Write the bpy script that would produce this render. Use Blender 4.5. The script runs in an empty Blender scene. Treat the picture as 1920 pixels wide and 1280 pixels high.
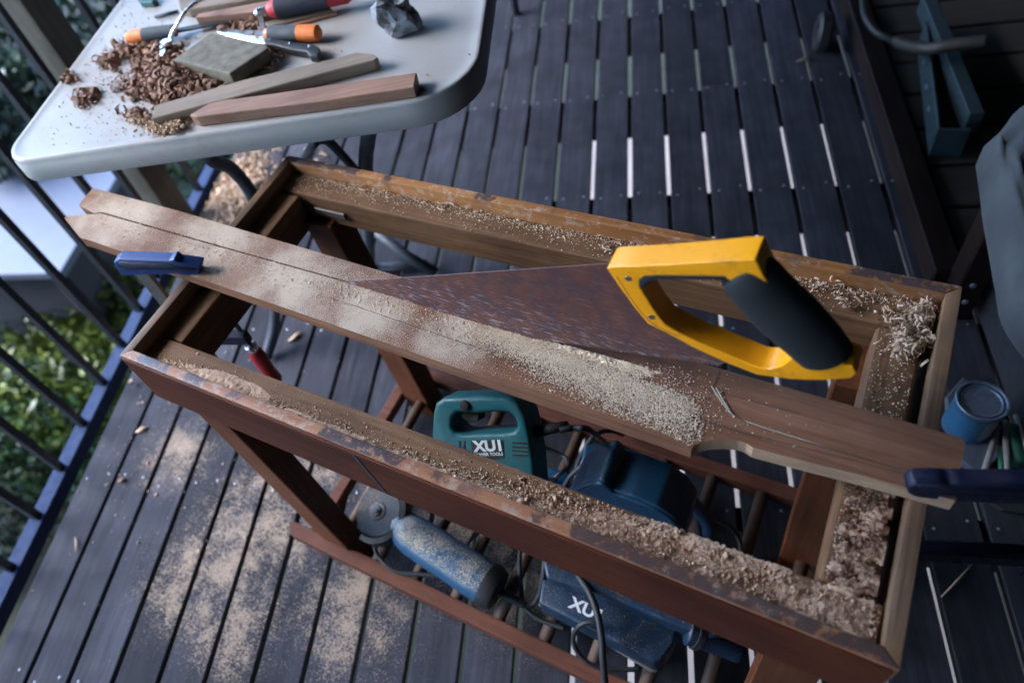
import bpy, bmesh, math, random
import numpy as np
from mathutils import Vector, Matrix, noise as mnoise
random.seed(7); RNG = np.random.default_rng(7)
SC = bpy.context.scene; COL = SC.collection
# ---------------------------------------------------------------- camera
YAW, PITCH, ROLL = -0.42575, 0.85916, -0.34699
CX, CY, FPX = 818.12, 573.85, 1392.99
CAMLOC = Vector((1.26569, 0.0, 1.36476))
_f = Vector((math.sin(YAW)*math.cos(PITCH), math.cos(YAW)*math.cos(PITCH), -math.sin(PITCH)))
_r = Vector((math.cos(YAW), -math.sin(YAW), 0)); _u = _r.cross(_f)
R2 = math.cos(ROLL)*_r + math.sin(ROLL)*_u; U2 = -math.sin(ROLL)*_r + math.cos(ROLL)*_u; F2 = _f
cam = bpy.data.cameras.new('camera'); camo = bpy.data.objects.new('camera', cam); COL.objects.link(camo)
M = Matrix((R2, U2, -F2)).transposed().to_4x4(); M.translation = CAMLOC; camo.matrix_world = M
cam.sensor_width = 36; cam.lens = FPX/1920*36
cam.shift_x = (960-CX)/1920; cam.shift_y = -(640-CY)/1920
cam.clip_start = 0.02; cam.clip_end = 300
cam.dof.use_dof = True; cam.dof.focus_distance = 0.90; cam.dof.aperture_fstop = 3.2
SC.camera = camo
# ---------------------------------------------------------------- world, sun, exposure
w = bpy.data.worlds.new("World"); SC.world = w; w.use_nodes = True
nt = w.node_tree; sky = nt.nodes.new('ShaderNodeTexSky'); sky.sky_type = 'NISHITA'; sky.sun_disc = False
SUN_EL, SUN_AZ = math.radians(40), math.radians(-96)     # azimuth from +Y towards +X
sky.sun_elevation = SUN_EL; sky.sun_rotation = SUN_AZ; sky.air_density = 1.0; sky.dust_density = 0.2; sky.ozone_density = 3.5
nt.links.new(sky.outputs[0], nt.nodes['Background'].inputs[0]); nt.nodes['Background'].inputs[1].default_value = 0.15
sl = bpy.data.lights.new('sun', 'SUN'); sl.energy = 1.15; sl.angle = math.radians(45); sl.color = (1, .975, .95)
so = bpy.data.objects.new('sun', sl); COL.objects.link(so)
sd = Vector((math.sin(SUN_AZ)*math.cos(SUN_EL), math.cos(SUN_AZ)*math.cos(SUN_EL), math.sin(SUN_EL)))
so.rotation_euler = sd.to_track_quat('Z', 'Y').to_euler(); so.location = (-3, 1, 6)
SC.view_settings.view_transform = 'Standard'; SC.view_settings.look = 'None'
SC.view_settings.exposure = 3.75; SC.view_settings.gamma = 1; SC.view_settings.use_curve_mapping = False
SC.render.engine = 'CYCLES'

def P(px, py, z):
    """point of the horizontal plane at height z seen at that spot of the photograph"""
    v = R2*(px-CX) - U2*(py-CY) + F2*FPX
    return CAMLOC + v*((z-CAMLOC.z)/v.z)
HB = 0.65                                # workbench top
ANG = -0.32996
E = Vector((math.cos(ANG), math.sin(ANG), 0)); N = Vector((-math.sin(ANG), math.cos(ANG), 0))
PD = P(223, 665, HB); PD.z = 0
LB = 0.9379; WB = 0.4177
def B(u, v, z): return PD + E*u + N*v + Vector((0, 0, z))
def PV(px, py, v):                       # on the vertical plane at bench coordinate v
    r = R2*(px-CX) - U2*(py-CY) + F2*FPX
    t = (v-(CAMLOC-PD).dot(N))/r.dot(N); return CAMLOC + r*t
def PU(px, py, O, n):                    # on the plane through O with normal n
    r = R2*(px-CX) - U2*(py-CY) + F2*FPX
    return CAMLOC + r*((O-CAMLOC).dot(n)/r.dot(n))

# ---------------------------------------------------------------- object helpers
def tag(o, label=None, cat=None, group=None, kind=None):
    for k, v in (('label', label), ('category', cat), ('group', group), ('kind', kind)):
        if v: o[k] = v
    return o
def thing(name, loc, label, cat, group=None, kind=None):
    o = bpy.data.objects.new(name, None); COL.objects.link(o); o.location = loc; o.empty_display_size = .05
    return tag(o, label, cat, group, kind)
def wloc(o):
    v = Vector((0, 0, 0))
    while o: v = v + Vector(o.location); o = o.parent
    return v
def link(name, me, mat, parent=None, smooth=False, loc=None, kind=None, label=None):
    """mesh vertices are given in world space; the origin goes to the parent's (or loc)"""
    o = bpy.data.objects.new(name, me); COL.objects.link(o)
    off = wloc(parent) if parent else Vector((0, 0, 0))
    if loc is None and not parent:
        n = len(me.vertices); c = np.empty(n*3); me.vertices.foreach_get('co', c); c = c.reshape(-1, 3)
        loc = Vector(((c[:, 0].min()+c[:, 0].max())/2, (c[:, 1].min()+c[:, 1].max())/2, c[:, 2].min()))
    L = Vector(loc) if loc is not None else off
    me.transform(Matrix.Translation(-L)); o.location = L-off
    if parent: o.parent = parent
    if mat: me.materials.append(mat)
    if smooth: me.polygons.foreach_set('use_smooth', [True]*len(me.polygons))
    if kind: o['kind'] = kind
    if label: o['label'] = label
    return o
def bm_me(bm, name='m'):
    bmesh.ops.recalc_face_normals(bm, faces=bm.faces[:])
    me = bpy.data.meshes.new(name); bm.to_mesh(me); bm.free(); return me
def prism_bm(pts, down, bevel=0.0, seg=1, bm=None):
    """pts: loop of points; the solid runs from them by the vector down"""
    bm = bm or bmesh.new(); down = Vector(down)
    a = [bm.verts.new(p) for p in pts]; b = [bm.verts.new(Vector(p)+down) for p in pts]; n = len(pts)
    fs = [bm.faces.new(a), bm.faces.new(b[::-1])]
    for i in range(n): fs.append(bm.faces.new((a[i], b[i], b[(i+1) % n], a[(i+1) % n])))
    bmesh.ops.recalc_face_normals(bm, faces=fs)
    if bevel:
        es = list({e for f in fs for e in f.edges})
        bmesh.ops.bevel(bm, geom=es, offset=bevel, segments=seg, profile=.6, affect='EDGES', clamp_overlap=True)
    return bm
def prism(name, pts, down, mat, parent=None, bevel=.001, seg=1, smooth=False, **k):
    return link(name, bm_me(prism_bm(pts, down, bevel, seg)), mat, parent, smooth, **k)
def box(name, o, ax, ay, az, mat, parent=None, bevel=.001, seg=1, **k):
    """o: corner, ax, ay, az edge vectors"""
    o, ax, ay, az = map(Vector, (o, ax, ay, az))
    return prism(name, [o, o+ax, o+ax+ay, o+ay], az, mat, parent, bevel, seg, **k)
def bbox(name, u0, u1, v0, v1, z0, z1, mat, parent=None, bevel=.001, **k):
    return box(name, B(u0, v0, z1), E*(u1-u0), N*(v1-v0), (0, 0, z0-z1), mat, parent, bevel, **k)
def tube_bm(pts, r, n=10, bm=None, caps=True, closed=False):
    bm = bm or bmesh.new(); pts = [Vector(p) for p in pts]; m = len(pts)
    rr = r if isinstance(r, (list, tuple)) else [r]*m
    rings = []; t0 = (pts[1]-pts[0]).normalized(); ref = t0.orthogonal().normalized()
    for i, p in enumerate(pts):
        t = ((pts[min(i+1, m-1)]-pts[max(i-1, 0)])).normalized()
        ref = (ref - t*ref.dot(t)).normalized(); bi = t.cross(ref)
        rings.append([bm.verts.new(p+(ref*math.cos(a)+bi*math.sin(a))*rr[i]) for a in [2*math.pi*k/n for k in range(n)]])
    for i in range(m-1):
        for k in range(n): bm.faces.new((rings[i][k], rings[i][(k+1) % n], rings[i+1][(k+1) % n], rings[i+1][k]))
    if caps: bm.faces.new(rings[0][::-1]); bm.faces.new(rings[-1])
    return bm
def tube(name, pts, r, mat, parent=None, n=10, **k): return link(name, bm_me(tube_bm(pts, r, n)), mat, parent, True, **k)
def smoothpath(pts, k=6):
    pts = [Vector(p) for p in pts]; o = []
    for i in range(len(pts)-1):
        p0, p1, p2, p3 = pts[max(i-1, 0)], pts[i], pts[i+1], pts[min(i+2, len(pts)-1)]
        for j in range(k):
            t = j/k; o.append(.5*((2*p1)+(p2-p0)*t+(2*p0-5*p1+4*p2-p3)*t*t+(3*p1-p0-3*p2+p3)*t**3))
    return o+[pts[-1]]
def lathe_bm(c, axis, prof, n=32, bm=None):
    """prof: (radius, distance along axis)"""
    bm = bm or bmesh.new(); c = Vector(c); ax = Vector(axis).normalized(); x = ax.orthogonal().normalized(); y = ax.cross(x); rings = []
    for r, h in prof:
        if r < 1e-6: rings.append([bm.verts.new(c+ax*h)]); continue
        rings.append([bm.verts.new(c+ax*h+(x*math.cos(a)+y*math.sin(a))*r) for a in [2*math.pi*k/n for k in range(n)]])
    for A, Bq in zip(rings, rings[1:]):
        for k in range(n):
            k2 = (k+1) % n
            if len(A) == 1 and len(Bq) == 1: continue
            if len(A) == 1: bm.faces.new((A[0], Bq[k2], Bq[k]))
            elif len(Bq) == 1: bm.faces.new((A[k], A[k2], Bq[0]))
            else: bm.faces.new((A[k], A[k2], Bq[k2], Bq[k]))
    return bm
def lathe(name, c, axis, prof, mat, parent=None, n=32, smooth=False, **k):
    o = link(name, bm_me(lathe_bm(c, axis, prof, n)), mat, parent, True, **k)
    md = o.modifiers.new('es', 'EDGE_SPLIT'); md.split_angle = math.radians(35); return o
def esplit(o, a=35):
    o.data.polygons.foreach_set('use_smooth', [True]*len(o.data.polygons))
    md = o.modifiers.new('es', 'EDGE_SPLIT'); md.split_angle = math.radians(a); return o
def inst_mesh(name, bv, bf, mats):
    """join many copies: bv (n,3), bf faces (m,k), mats (i,3,4)"""
    bv = np.asarray(bv, float); bf = np.asarray(bf); I = len(mats); n = len(bv)
    mats = np.asarray(mats)
    V = np.einsum('iab,nb->ina', mats[:, :, :3], bv)+mats[:, None, :, 3]
    F = (bf[None]+(np.arange(I)*n)[:, None, None]).reshape(-1, bf.shape[1])
    me = bpy.data.meshes.new(name); me.vertices.add(I*n); me.vertices.foreach_set('co', V.reshape(-1))
    k = bf.shape[1]; me.loops.add(len(F)*k); me.loops.foreach_set('vertex_index', F.reshape(-1).astype(np.int32))
    me.polygons.add(len(F)); me.polygons.foreach_set('loop_start', np.arange(len(F), dtype=np.int32)*k)
    me.update(calc_edges=True); return me
def rand_rot(n, flat=False):
    a = RNG.random((n, 3))*2*np.pi
    if flat: a[:, 0] = RNG.normal(0, .25, n); a[:, 1] = RNG.normal(0, .25, n)
    cx, sx, cy, sy, cz, sz = np.cos(a[:, 0]), np.sin(a[:, 0]), np.cos(a[:, 1]), np.sin(a[:, 1]), np.cos(a[:, 2]), np.sin(a[:, 2])
    R = np.empty((n, 3, 3))
    R[:, 0, 0] = cz*cy; R[:, 0, 1] = cz*sy*sx-sz*cx; R[:, 0, 2] = cz*sy*cx+sz*sx
    R[:, 1, 0] = sz*cy; R[:, 1, 1] = sz*sy*sx+cz*cx; R[:, 1, 2] = sz*sy*cx-cz*sx
    R[:, 2, 0] = -sy; R[:, 2, 1] = cy*sx; R[:, 2, 2] = cy*cx
    return R
def mats_of(pos, size, flat=False, aniso=(.6, 1.4)):
    pos = np.asarray(pos, float); n = len(pos); R = rand_rot(n, flat)
    s = np.asarray(size).reshape(n, 1)*RNG.uniform(aniso[0], aniso[1], (n, 3))
    m = np.empty((n, 3, 4)); m[:, :, :3] = R*s[:, None, :]; m[:, :, 3] = pos; return m
OCT_V = [(1, 0, 0), (-1, 0, 0), (0, 1, 0), (0, -1, 0), (0, 0, .8), (0, 0, -.8)]
OCT_F = [(0, 2, 4), (2, 1, 4), (1, 3, 4), (3, 0, 4), (2, 0, 5), (1, 2, 5), (3, 1, 5), (0, 3, 5)]
def curl_base(turns, wid, r, taper=.5, n=12):
    v = []
    for i in range(n):
        t = i/(n-1); a = t*turns*2*math.pi; q = r*(1-taper*t)
        for s in (-1, 1): v.append((q*math.cos(a), wid*s/2+t*wid*.5, q*math.sin(a)))
    f = [(2*i, 2*i+1, 2*i+3, 2*i+2) for i in range(n-1)]
    return np.array(v), f

# ---------------------------------------------------------------- materials
class NT:
    def __init__(s, name):
        s.m = bpy.data.materials.new(name); s.m.use_nodes = True; s.t = s.m.node_tree; s.b = s.t.nodes['Principled BSDF']
        s.pos = s.t.nodes.new('ShaderNodeNewGeometry').outputs
        s.tc = s.t.nodes.new('ShaderNodeTexCoord').outputs
    def n(s, k, **kw):
        d = s.t.nodes.new('ShaderNode'+k)
        for a, v in kw.items(): setattr(d, a, v)
        return d
    def l(s, a, b): s.t.links.new(a, b)
    def val(s, x, inp):
        if isinstance(x, (int, float)): inp.default_value = x
        elif isinstance(x, (tuple, list)): inp.default_value = tuple(x)+((1,) if len(x) == 3 and inp.type == 'RGBA' else ())
        else: s.l(x, inp)
    def math(s, op, a, b=0.0, c=None, clamp=False):
        d = s.n('Math', operation=op, use_clamp=clamp); s.val(a, d.inputs[0]); s.val(b, d.inputs[1])
        if c is not None: s.val(c, d.inputs[2])
        return d.outputs[0]
    def mix(s, f, a, b, mode='MIX'):
        d = s.n('MixRGB', blend_type=mode); s.val(f, d.inputs[0]); s.val(a, d.inputs[1]); s.val(b, d.inputs[2]); return d.outputs[0]
    def ramp(s, f, stops, interp='LINEAR'):
        d = s.n('ValToRGB'); d.color_ramp.interpolation = interp; e = d.color_ramp.elements
        while len(e) < len(stops): e.new(.5)
        for q, (p, c) in zip(e, sorted(stops, key=lambda x: x[0])):
            q.position = p; q.color = (c, c, c, 1) if isinstance(c, (int, float)) else tuple(c)+(1,)
        s.val(f, d.inputs[0]); return d.outputs[0]
    def map(s, vec, rot=(0, 0, 0), scale=(1, 1, 1), loc=(0, 0, 0)):
        # rotate first, then scale
        a = s.n('Mapping', vector_type='POINT'); a.inputs['Rotation'].default_value = rot; a.inputs['Location'].default_value = loc; s.l(vec, a.inputs[0])
        b = s.n('Mapping', vector_type='POINT'); b.inputs['Scale'].default_value = scale; s.l(a.outputs[0], b.inputs[0]); return b.outputs[0]
    def noise(s, vec, scale, detail=4, rough=.55, dist=0, out=0):
        d = s.n('TexNoise'); s.l(vec, d.inputs['Vector']); d.inputs['Scale'].default_value = scale; d.inputs['Detail'].default_value = detail
        d.inputs['Roughness'].default_value = rough; d.inputs['Distortion'].default_value = dist; return d.outputs[out]
    def voro(s, vec, scale, feat='F1', out='Distance'):
        d = s.n('TexVoronoi', feature=feat); s.l(vec, d.inputs['Vector']); d.inputs['Scale'].default_value = scale; return d.outputs[out]
    def sep(s, v):
        d = s.n('SeparateXYZ'); s.l(v, d.inputs[0]); return d.outputs
    def dot(s, v, w, off=0.0):
        d = s.n('VectorMath', operation='DOT_PRODUCT'); s.l(v, d.inputs[0]); d.inputs[1].default_value = tuple(w)
        return s.math('ADD', d.outputs['Value'], off)
    def bump(s, h, strength=.3, dist=.002, prev=None):
        d = s.n('Bump'); d.inputs['Strength'].default_value = strength; d.inputs['Distance'].default_value = dist; s.l(h, d.inputs['Height'])
        if prev: s.l(prev, d.inputs['Normal'])
        return d.outputs[0]
    def objrand(s): return s.n('ObjectInfo').outputs['Random']
    def done(s, col=None, rough=None, nrm=None, metal=None, spec=None, **kw):
        if col is not None: s.val(col, s.b.inputs['Base Color'])
        if rough is not None: s.val(rough, s.b.inputs['Roughness'])
        if nrm is not None: s.l(nrm, s.b.inputs['Normal'])
        if metal is not None: s.val(metal, s.b.inputs['Metallic'])
        if spec is not None: s.val(spec, s.b.inputs['Specular IOR Level'])
        for k, v in kw.items(): s.val(v, s.b.inputs[k])
        return s.m
    def upmask(s, lo=.55, hi=.85):
        z = s.sep(s.pos['Normal'])[2]
        d = s.n('MapRange', clamp=True); s.l(z, d.inputs[0]); d.inputs[1].default_value = lo; d.inputs[2].default_value = hi; return d.outputs[0]
    def blobs(s, L):
        """soft mask in the world: 1 in the middle of each (x, y, radius), 0 outside"""
        out = None
        for c in L:
            d = s.n('VectorMath', operation='DISTANCE'); q = s.n('CombineXYZ'); p = s.sep(s.pos['Position']); s.l(p[0], q.inputs[0]); s.l(p[1], q.inputs[1])
            s.l(q.outputs[0], d.inputs[0]); d.inputs[1].default_value = (c[0], c[1], 0)
            m = s.n('MapRange', clamp=True, interpolation_type='SMOOTHSTEP'); s.l(d.outputs['Value'], m.inputs[0]); m.inputs[1].default_value = c[2]; m.inputs[2].default_value = 0
            out = m.outputs[0] if out is None else s.math('MAXIMUM', out, m.outputs[0])
        return out
    def dust(s, col, amount, scale=900, tint=(.50, .38, .26)):
        """sawdust lying on faces that look up: speckle whose density follows amount (0..1)"""
        v = s.noise(s.pos['Position'], scale, 3, .7); th = s.math('SUBTRACT', .78, s.math('MULTIPLY', amount, .5))
        m = s.n('MapRange', clamp=True); s.l(v, m.inputs[0]); s.l(th, m.inputs[1]); s.l(s.math('ADD', th, .07), m.inputs[2])
        f = s.math('MULTIPLY', m.outputs[0], s.upmask()); return s.mix(f, col, tint), f

def wood(name, c1, c2, ang=0, gs=60, stretch=14, rough=.6, dust=0, dustblobs=None, rand=.0, bump=.25, axis='xy', dark=(.03, .02, .015), knots=0, spec=.4, tint=(.50, .38, .26), tone=None, dsoft=False, dscale=900):
    s = NT(name)
    rot = (0, 0, -ang) if axis == 'xy' else (0, math.radians(90), 0)
    vec = s.pos['Position']
    if rand:
        a = s.n('VectorMath', operation='ADD'); c = s.n('CombineXYZ'); r_ = s.objrand(); s.l(s.math('MULTIPLY', r_, 37), c.inputs[0]); s.l(s.math('MULTIPLY', r_, 91), c.inputs[2])
        s.l(vec, a.inputs[0]); s.l(c.outputs[0], a.inputs[1]); vec = a.outputs[0]
    m = s.map(vec, rot, (1/stretch, 1, 1))
    m2 = s.map(vec, rot, (1/(stretch*2.6), 1, 1))
    g1 = s.noise(m, gs, 6, .65, 1.2); g2 = s.noise(m2, gs*7, 5, .72, .25); g3 = s.noise(vec, 9, 3, .6); g4 = s.noise(m2, gs*2.4, 3, .6, .5)
    f = s.math('ADD', s.math('MULTIPLY', g1, .42), s.math('ADD', s.math('MULTIPLY', g2, .45), s.math('MULTIPLY', g4, .28)))
    col = s.mix(s.ramp(f, [(.44, 0), (.68, 1)]), c1, c2)
    col = s.mix(s.ramp(g2, [(.56, 0), (.70, .75)]), col, dark)
    col = s.mix(s.ramp(g3, [(.33, .5), (.62, 0)]), col, tuple(x*.5 for x in c1))
    if knots:
        k = s.voro(s.map(vec, rot, (1/3, 1, 1)), knots); col = s.mix(s.ramp(k, [(.04, .8), (.14, 0)]), col, dark)
    if tone: col = s.mix(s.ramp(g3, [(.5, 0), (.7, tone[1])]), col, tone[0])
    if rand:
        h = s.n('HueSaturation'); s.l(col, h.inputs['Color']); s.l(s.math('ADD', 1-rand/2, s.math('MULTIPLY', s.objrand(), rand)), h.inputs['Value']); col = h.outputs[0]
    nb = s.bump(f, bump, .0015)
    if dust or dustblobs:
        am = dust
        if dustblobs:
            am = s.math('ADD', dust, s.math('MULTIPLY', s.math('MULTIPLY', s.blobs(dustblobs), s.ramp(s.noise(s.pos['Position'], 16, 7, .68, .25), [(.10, .35), (.65, 1)] if dsoft else [(.22, .25), (.70, 1)])), .95))
        elif isinstance(dust, float):
            am = s.math('MULTIPLY', s.ramp(s.noise(s.pos['Position'], 26, 4, .6), [(.3, .3), (.7, 1.4)]), dust)
        col, df = s.dust(col, am, dscale, tint=tint); nb = s.bump(df, .35, .001, nb)
        return s.done(col, s.mix(df, (rough,)*3, (.95,)*3), nb, spec=spec)
    return s.done(col, rough, nb, spec=spec)
def plastic(name, c, rough=.4, dust=0, spec=.5, bump=.08, tint=(.50, .38, .26), dirt=.35):
    s = NT(name); n1 = s.noise(s.pos['Position'], 60, 5, .6)
    col = s.mix(s.ramp(n1, [(.42, 0), (.7, dirt)]), c, tuple(x*.35+.02 for x in c))
    nb = s.bump(s.noise(s.pos['Position'], 900, 3), bump, .0006)
    rg = s.ramp(n1, [(.3, rough), (.7, min(1, rough+.25))])
    if dust:
        am = s.math('MULTIPLY', s.ramp(s.noise(s.pos['Position'], 30, 4, .6), [(.3, .72), (.7, 1.1)]), dust)
        col, df = s.dust(col, am, 480, tint=tint); rg = s.mix(df, rg, (.95,)*3)
    return s.done(col, rg, nb, spec=spec)
def metal(name, c, rough=.3, rust=0, m=1.0, dust=0):
    s = NT(name); n1 = s.noise(s.pos['Position'], 120, 5, .65)
    col = s.mix(s.ramp(n1, [(.5-rust*.2, 0), (.62, rust)]), c, (.09, .04, .025))
    nb = s.bump(s.noise(s.pos['Position'], 500, 4), .12, .0005)
    if dust:
        col, df = s.dust(col, dust); 
    return s.done(col, s.ramp(n1, [(.35, rough), (.7, min(1, rough+.3))]), nb, metal=m)

DUSTC = (.50, .37, .24)
GX = lambda i: i*0.095
def dk(px, py, z=0): q = P(px, py, z); return (q.x, q.y)
M_DECK = wood('weathered_deck_timber', (.024, .0255, .035), (.058, .060, .078), math.pi/2, 34, 12, .72, dust=.03, rand=.5, dark=(.010, .012, .02), spec=.12,
    dustblobs=[dk(470, 1010)+(.36,), dk(380, 1080)+(.30,), dk(560, 900)+(.30,), dk(330, 850)+(.22,), dk(660, 1150)+(.28,), dk(860, 1020)+(.26,), dk(430, 1180)+(.22,), dk(730, 890)+(.16,), dk(960, 1110)+(.22,), dk(450, 330)+(.25,)], tint=(.32, .245, .19), dscale=380)
M_JOIST = wood('dark_joist_timber', (.012, .010, .009), (.03, .025, .02), 0, 30, 8, .8)
M_PLANK = wood('sawn_hardwood_plank', (.16, .070, .040), (.31, .155, .095), -.345, 42, 22, .6, dust=.03, bump=.15, dark=(.07, .03, .02), spec=.2,
    dustblobs=[tuple(P(x, y, HB))[:2]+(r,) for x, y, r in [(240, 410, .24), (420, 470, .24), (560, 560, .22), (700, 600, .18), (860, 640, .13)]], tint=(.54, .44, .35), dsoft=True)
M_PLANKEND = wood('plank_cut_edge', (.36, .22, .14), (.52, .36, .24), -.345, 60, 3, .75, bump=.5, dark=(.2, .12, .08))
M_STICK = wood('brown_hardwood_offcut', (.22, .11, .07), (.42, .24, .165), .2, 50, 16, .6, bump=.2, dark=(.08, .045, .03), dust=.12)
M_STICK2 = wood('greyed_hardwood_offcut', (.19, .14, .10), (.30, .235, .175), .3, 50, 16, .65, bump=.2, dark=(.07, .05, .035), dust=.12)
M_BEAM = wood('old_bench_rail_timber', (.10, .047, .024), (.29, .165, .09), ANG, 46, 18, .65, dust=.32, bump=.5, spec=.2, dark=(.03, .02, .018), knots=5)
M_BEAMX = wood('old_bench_cross_timber', (.10, .047, .024), (.29, .165, .09), ANG+math.pi/2, 46, 18, .65, dust=.3, bump=.5, spec=.2, dark=(.03, .02, .018))
M_APRON = wood('stained_apron_timber', (.050, .013, .006), (.125, .033, .015), ANG, 40, 16, .5, bump=.15, dark=(.02, .008, .005), spec=.2)
M_LEG = wood('stained_leg_timber', (.07, .022, .010), (.17, .058, .024), 0, 40, 14, .5, bump=.12, dark=(.02, .009, .006), axis='z', spec=.2)
M_RUN = wood('brown_stretcher_timber', (.085, .028, .018), (.17, .064, .04), ANG, 40, 14, .65, dust=.1, bump=.2, spec=.2, dark=(.03, .02, .018))
M_DOWEL = wood('dowel_timber', (.06, .035, .025), (.13, .075, .05), ANG+math.pi/2, 40, 10, .6, dust=.1, bump=.2)
def lip_mat(name, patches, base1, base2):
    """bench edging: worn varnish with left-over blue-black paint at the given stretches along the edge"""
    s = NT(name); pos = s.pos['Position']
    m = s.map(pos, (0, 0, -ANG), (1/16, 1, 1)); g = s.noise(m, 50, 6, .65, 1)
    col = s.mix(s.ramp(g, [(.35, 0), (.7, 1)]), base1, base2)
    worn = s.ramp(s.noise(pos, 70, 5, .7), [(.52, 0), (.6, .8)]); col = s.mix(worn, col, (.42, .30, .22))
    u = s.dot(pos, E, -PD.dot(E)); u = s.math('ADD', u, s.math('MULTIPLY', s.math('SUBTRACT', s.noise(pos, 110, 3, .6), .5), .045))
    st = [(0, 0)]
    for a, b, k in patches: st += [(max(a-.002, 0), 0), (a, k), (b, k), (b+.002, 0)]
    f = s.ramp(u, st[:32], 'LINEAR')
    gaps = s.ramp(s.noise(pos, 90, 4, .75), [(.54, 1), (.6, .12)])
    up = s.upmask(.2, .5); f = s.math('MULTIPLY', s.math('MULTIPLY', f, gaps), s.math('ADD', .25, s.math('MULTIPLY', up, .75)))
    col = s.mix(s.math('MULTIPLY', f, .85), col, (.034, .038, .055))
    col, df = s.dust(col, .16)
    return s.done(col, s.mix(f, (.5,)*3, (.38,)*3), s.bump(g, .2, .001), spec=.45)
M_LIPF = lip_mat('front_edging', [(.035, .09, 1), (.125, .155, .9), (.20, .215, .8), (.345, .455, 1), (.50, .508, .8), (.53, .55, .5), (.615, .625, .9), (.655, .664, .9), (.70, .75, .5), (.82, .93, 1)], (.27, .10, .045), (.45, .21, .11))
M_LIPB = lip_mat('back_edging', [(.0, .15, 1), (.195, .207, 1), (.352, .375, 1), (.47, .475, .8), (.66, .74, .6), (.76, .80, .5), (.83, .93, 1)], (.25, .10, .032), (.42, .20, .07))
M_LIPS = wood('side_edging', (.09, .05, .03), (.24, .15, .095), ANG+math.pi/2, 50, 14, .5, bump=.3, dust=.12, dark=(.04, .03, .02), tone=((.22, .12, .05), .7))
M_TABLE = None
s = NT('white_moulded_plastic'); pos = s.pos['Position']
col = s.mix(s.ramp(s.noise(pos, 12, 5, .6), [(.45, 0), (.75, .25)]), (.37, .37, .37), (.26, .21, .16))
col = s.mix(s.ramp(s.noise(pos, 300, 3, .8), [(.62, 0), (.70, .75)]), col, (.2, .13, .09))
scr = s.noise(s.map(pos, (0, 0, .5), (1/14, 1, 1)), 190, 4, .7); col = s.mix(s.ramp(scr, [(.60, 0), (.70, .35)]), col, (.28, .26, .25))
sm = s.math('MULTIPLY', s.ramp(s.noise(pos, 40, 5, .7, 1), [(.52, 0), (.66, .7)]), s.blobs([tuple(P(x, y, .73))[:2]+(.22,) for x, y in [(230, 130), (330, 200), (520, 110)]]))
col = s.mix(sm, col, (.33, .20, .13))
M_TABLE = s.done(col, .42, s.bump(s.noise(pos, 700, 3), .18, .0006), spec=.4)
s = NT('rusty_saw_steel'); pos = s.pos['Position']; KA = -.352
m = s.map(pos, (0, 0, -KA), (1/5, 1, 1)); n1 = s.noise(pos, 45, 6, .7); n2 = s.noise(m, 260, 4, .7)
col = s.mix(s.ramp(n1, [(.42, 0), (.66, 1)]), (.085, .042, .048), (.17, .060, .038))
f = s.ramp(n2, [(.54, 0), (.66, .85)]); z = s.sep(pos)[2]
mr = s.n('MapRange', clamp=True); s.l(z, mr.inputs[0]); mr.inputs[1].default_value = HB+.10; mr.inputs[2].default_value = HB+.03
wmask = s.math('ADD', .12, mr.outputs[0], clamp=True); f = s.math('MULTIPLY', f, wmask); col = s.mix(f, col, (.50, .50, .56))
M_BLADE = s.done(col, s.mix(f, (.5,)*3, (.38,)*3), s.bump(n1, .2, .0006), metal=s.mix(f, (.1,)*3, (.35,)*3))
s = NT('yellow_handle_plastic'); pos = s.pos['Position']; g = s.noise(pos, 60, 5, .7)
col = s.mix(s.ramp(g, [(.55, 0), (.7, .45)]), (.96, .37, .008), (.50, .19, .02))
M_YEL = s.done(col, .34, s.bump(s.noise(pos, 900, 3), .1, .0005), spec=.5)
M_GRIP = plastic('charcoal_rubber_grip', (.018, .02, .024), .7, dust=.05, bump=.3, spec=.3)
M_BLUE = plastic('blue_tool_plastic', (.006, .048, .10), .3, dust=.22, spec=.55)
M_TEAL = plastic('teal_tool_plastic', (.007, .115, .145), .38, dust=.26, spec=.5)
M_BLUED = plastic('dusty_blue_tool_casing', (.012, .070, .155), .35, dust=.62, spec=.5, tint=(.55, .45, .30))
M_NAVY = plastic('dark_navy_tool_casing', (.006, .024, .055), .35, dust=.34, spec=.5)
M_BLACK = plastic('black_plastic', (.012, .012, .014), .45, dust=.06)
M_CORD = plastic('black_rubber_cord', (.015, .018, .022), .42, dust=.05)
M_CLAMP = metal('blue_clamp_enamel', (.014, .045, .17), .3, .15, .2, dust=.1)
M_CLAMPD = metal('navy_clamp_enamel', (.006, .010, .032), .4, .15, .25)
M_STEEL = metal('dull_grey_steel', (.22, .21, .20), .4, .25, .8)
M_CHROME = metal('bright_chrome', (.75, .8, .85), .15, .05, 1)
M_DARKST = metal('dark_steel', (.06, .065, .075), .45, .3, .7)
M_ALU = metal('dull_aluminium', (.03, .055, .072), .42, .1, .6)
M_RED = plastic('red_handle_plastic', (.42, .015, .025), .4)
M_ORANGE = plastic('orange_handle_plastic', (.75, .18, .02), .4)
M_GREYH = plastic('grey_handle_rubber', (.06, .075, .09), .6)
M_NAVYH = plastic('navy_handle_rubber', (.015, .02, .035), .55)
M_RAIL = metal('black_railing_paint', (.012, .014, .02), .4, .02, .0)
M_RAILB = plastic('blue_grey_rail_paint', (.016, .032, .085), .6, spec=.15)
M_TUBE = metal('grey_table_leg_enamel', (.045, .055, .07), .4, .05, .3)
M_STONE = NT('oilstone'); s = M_STONE
M_STONE = s.done(s.mix(s.ramp(s.noise(s.pos['Position'], 60, 5, .65), [(.35, 0), (.7, 1)]), (.085, .075, .055), (.17, .155, .12)), .75, s.bump(s.noise(s.pos['Position'], 500, 4), .3, .0008))
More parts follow.
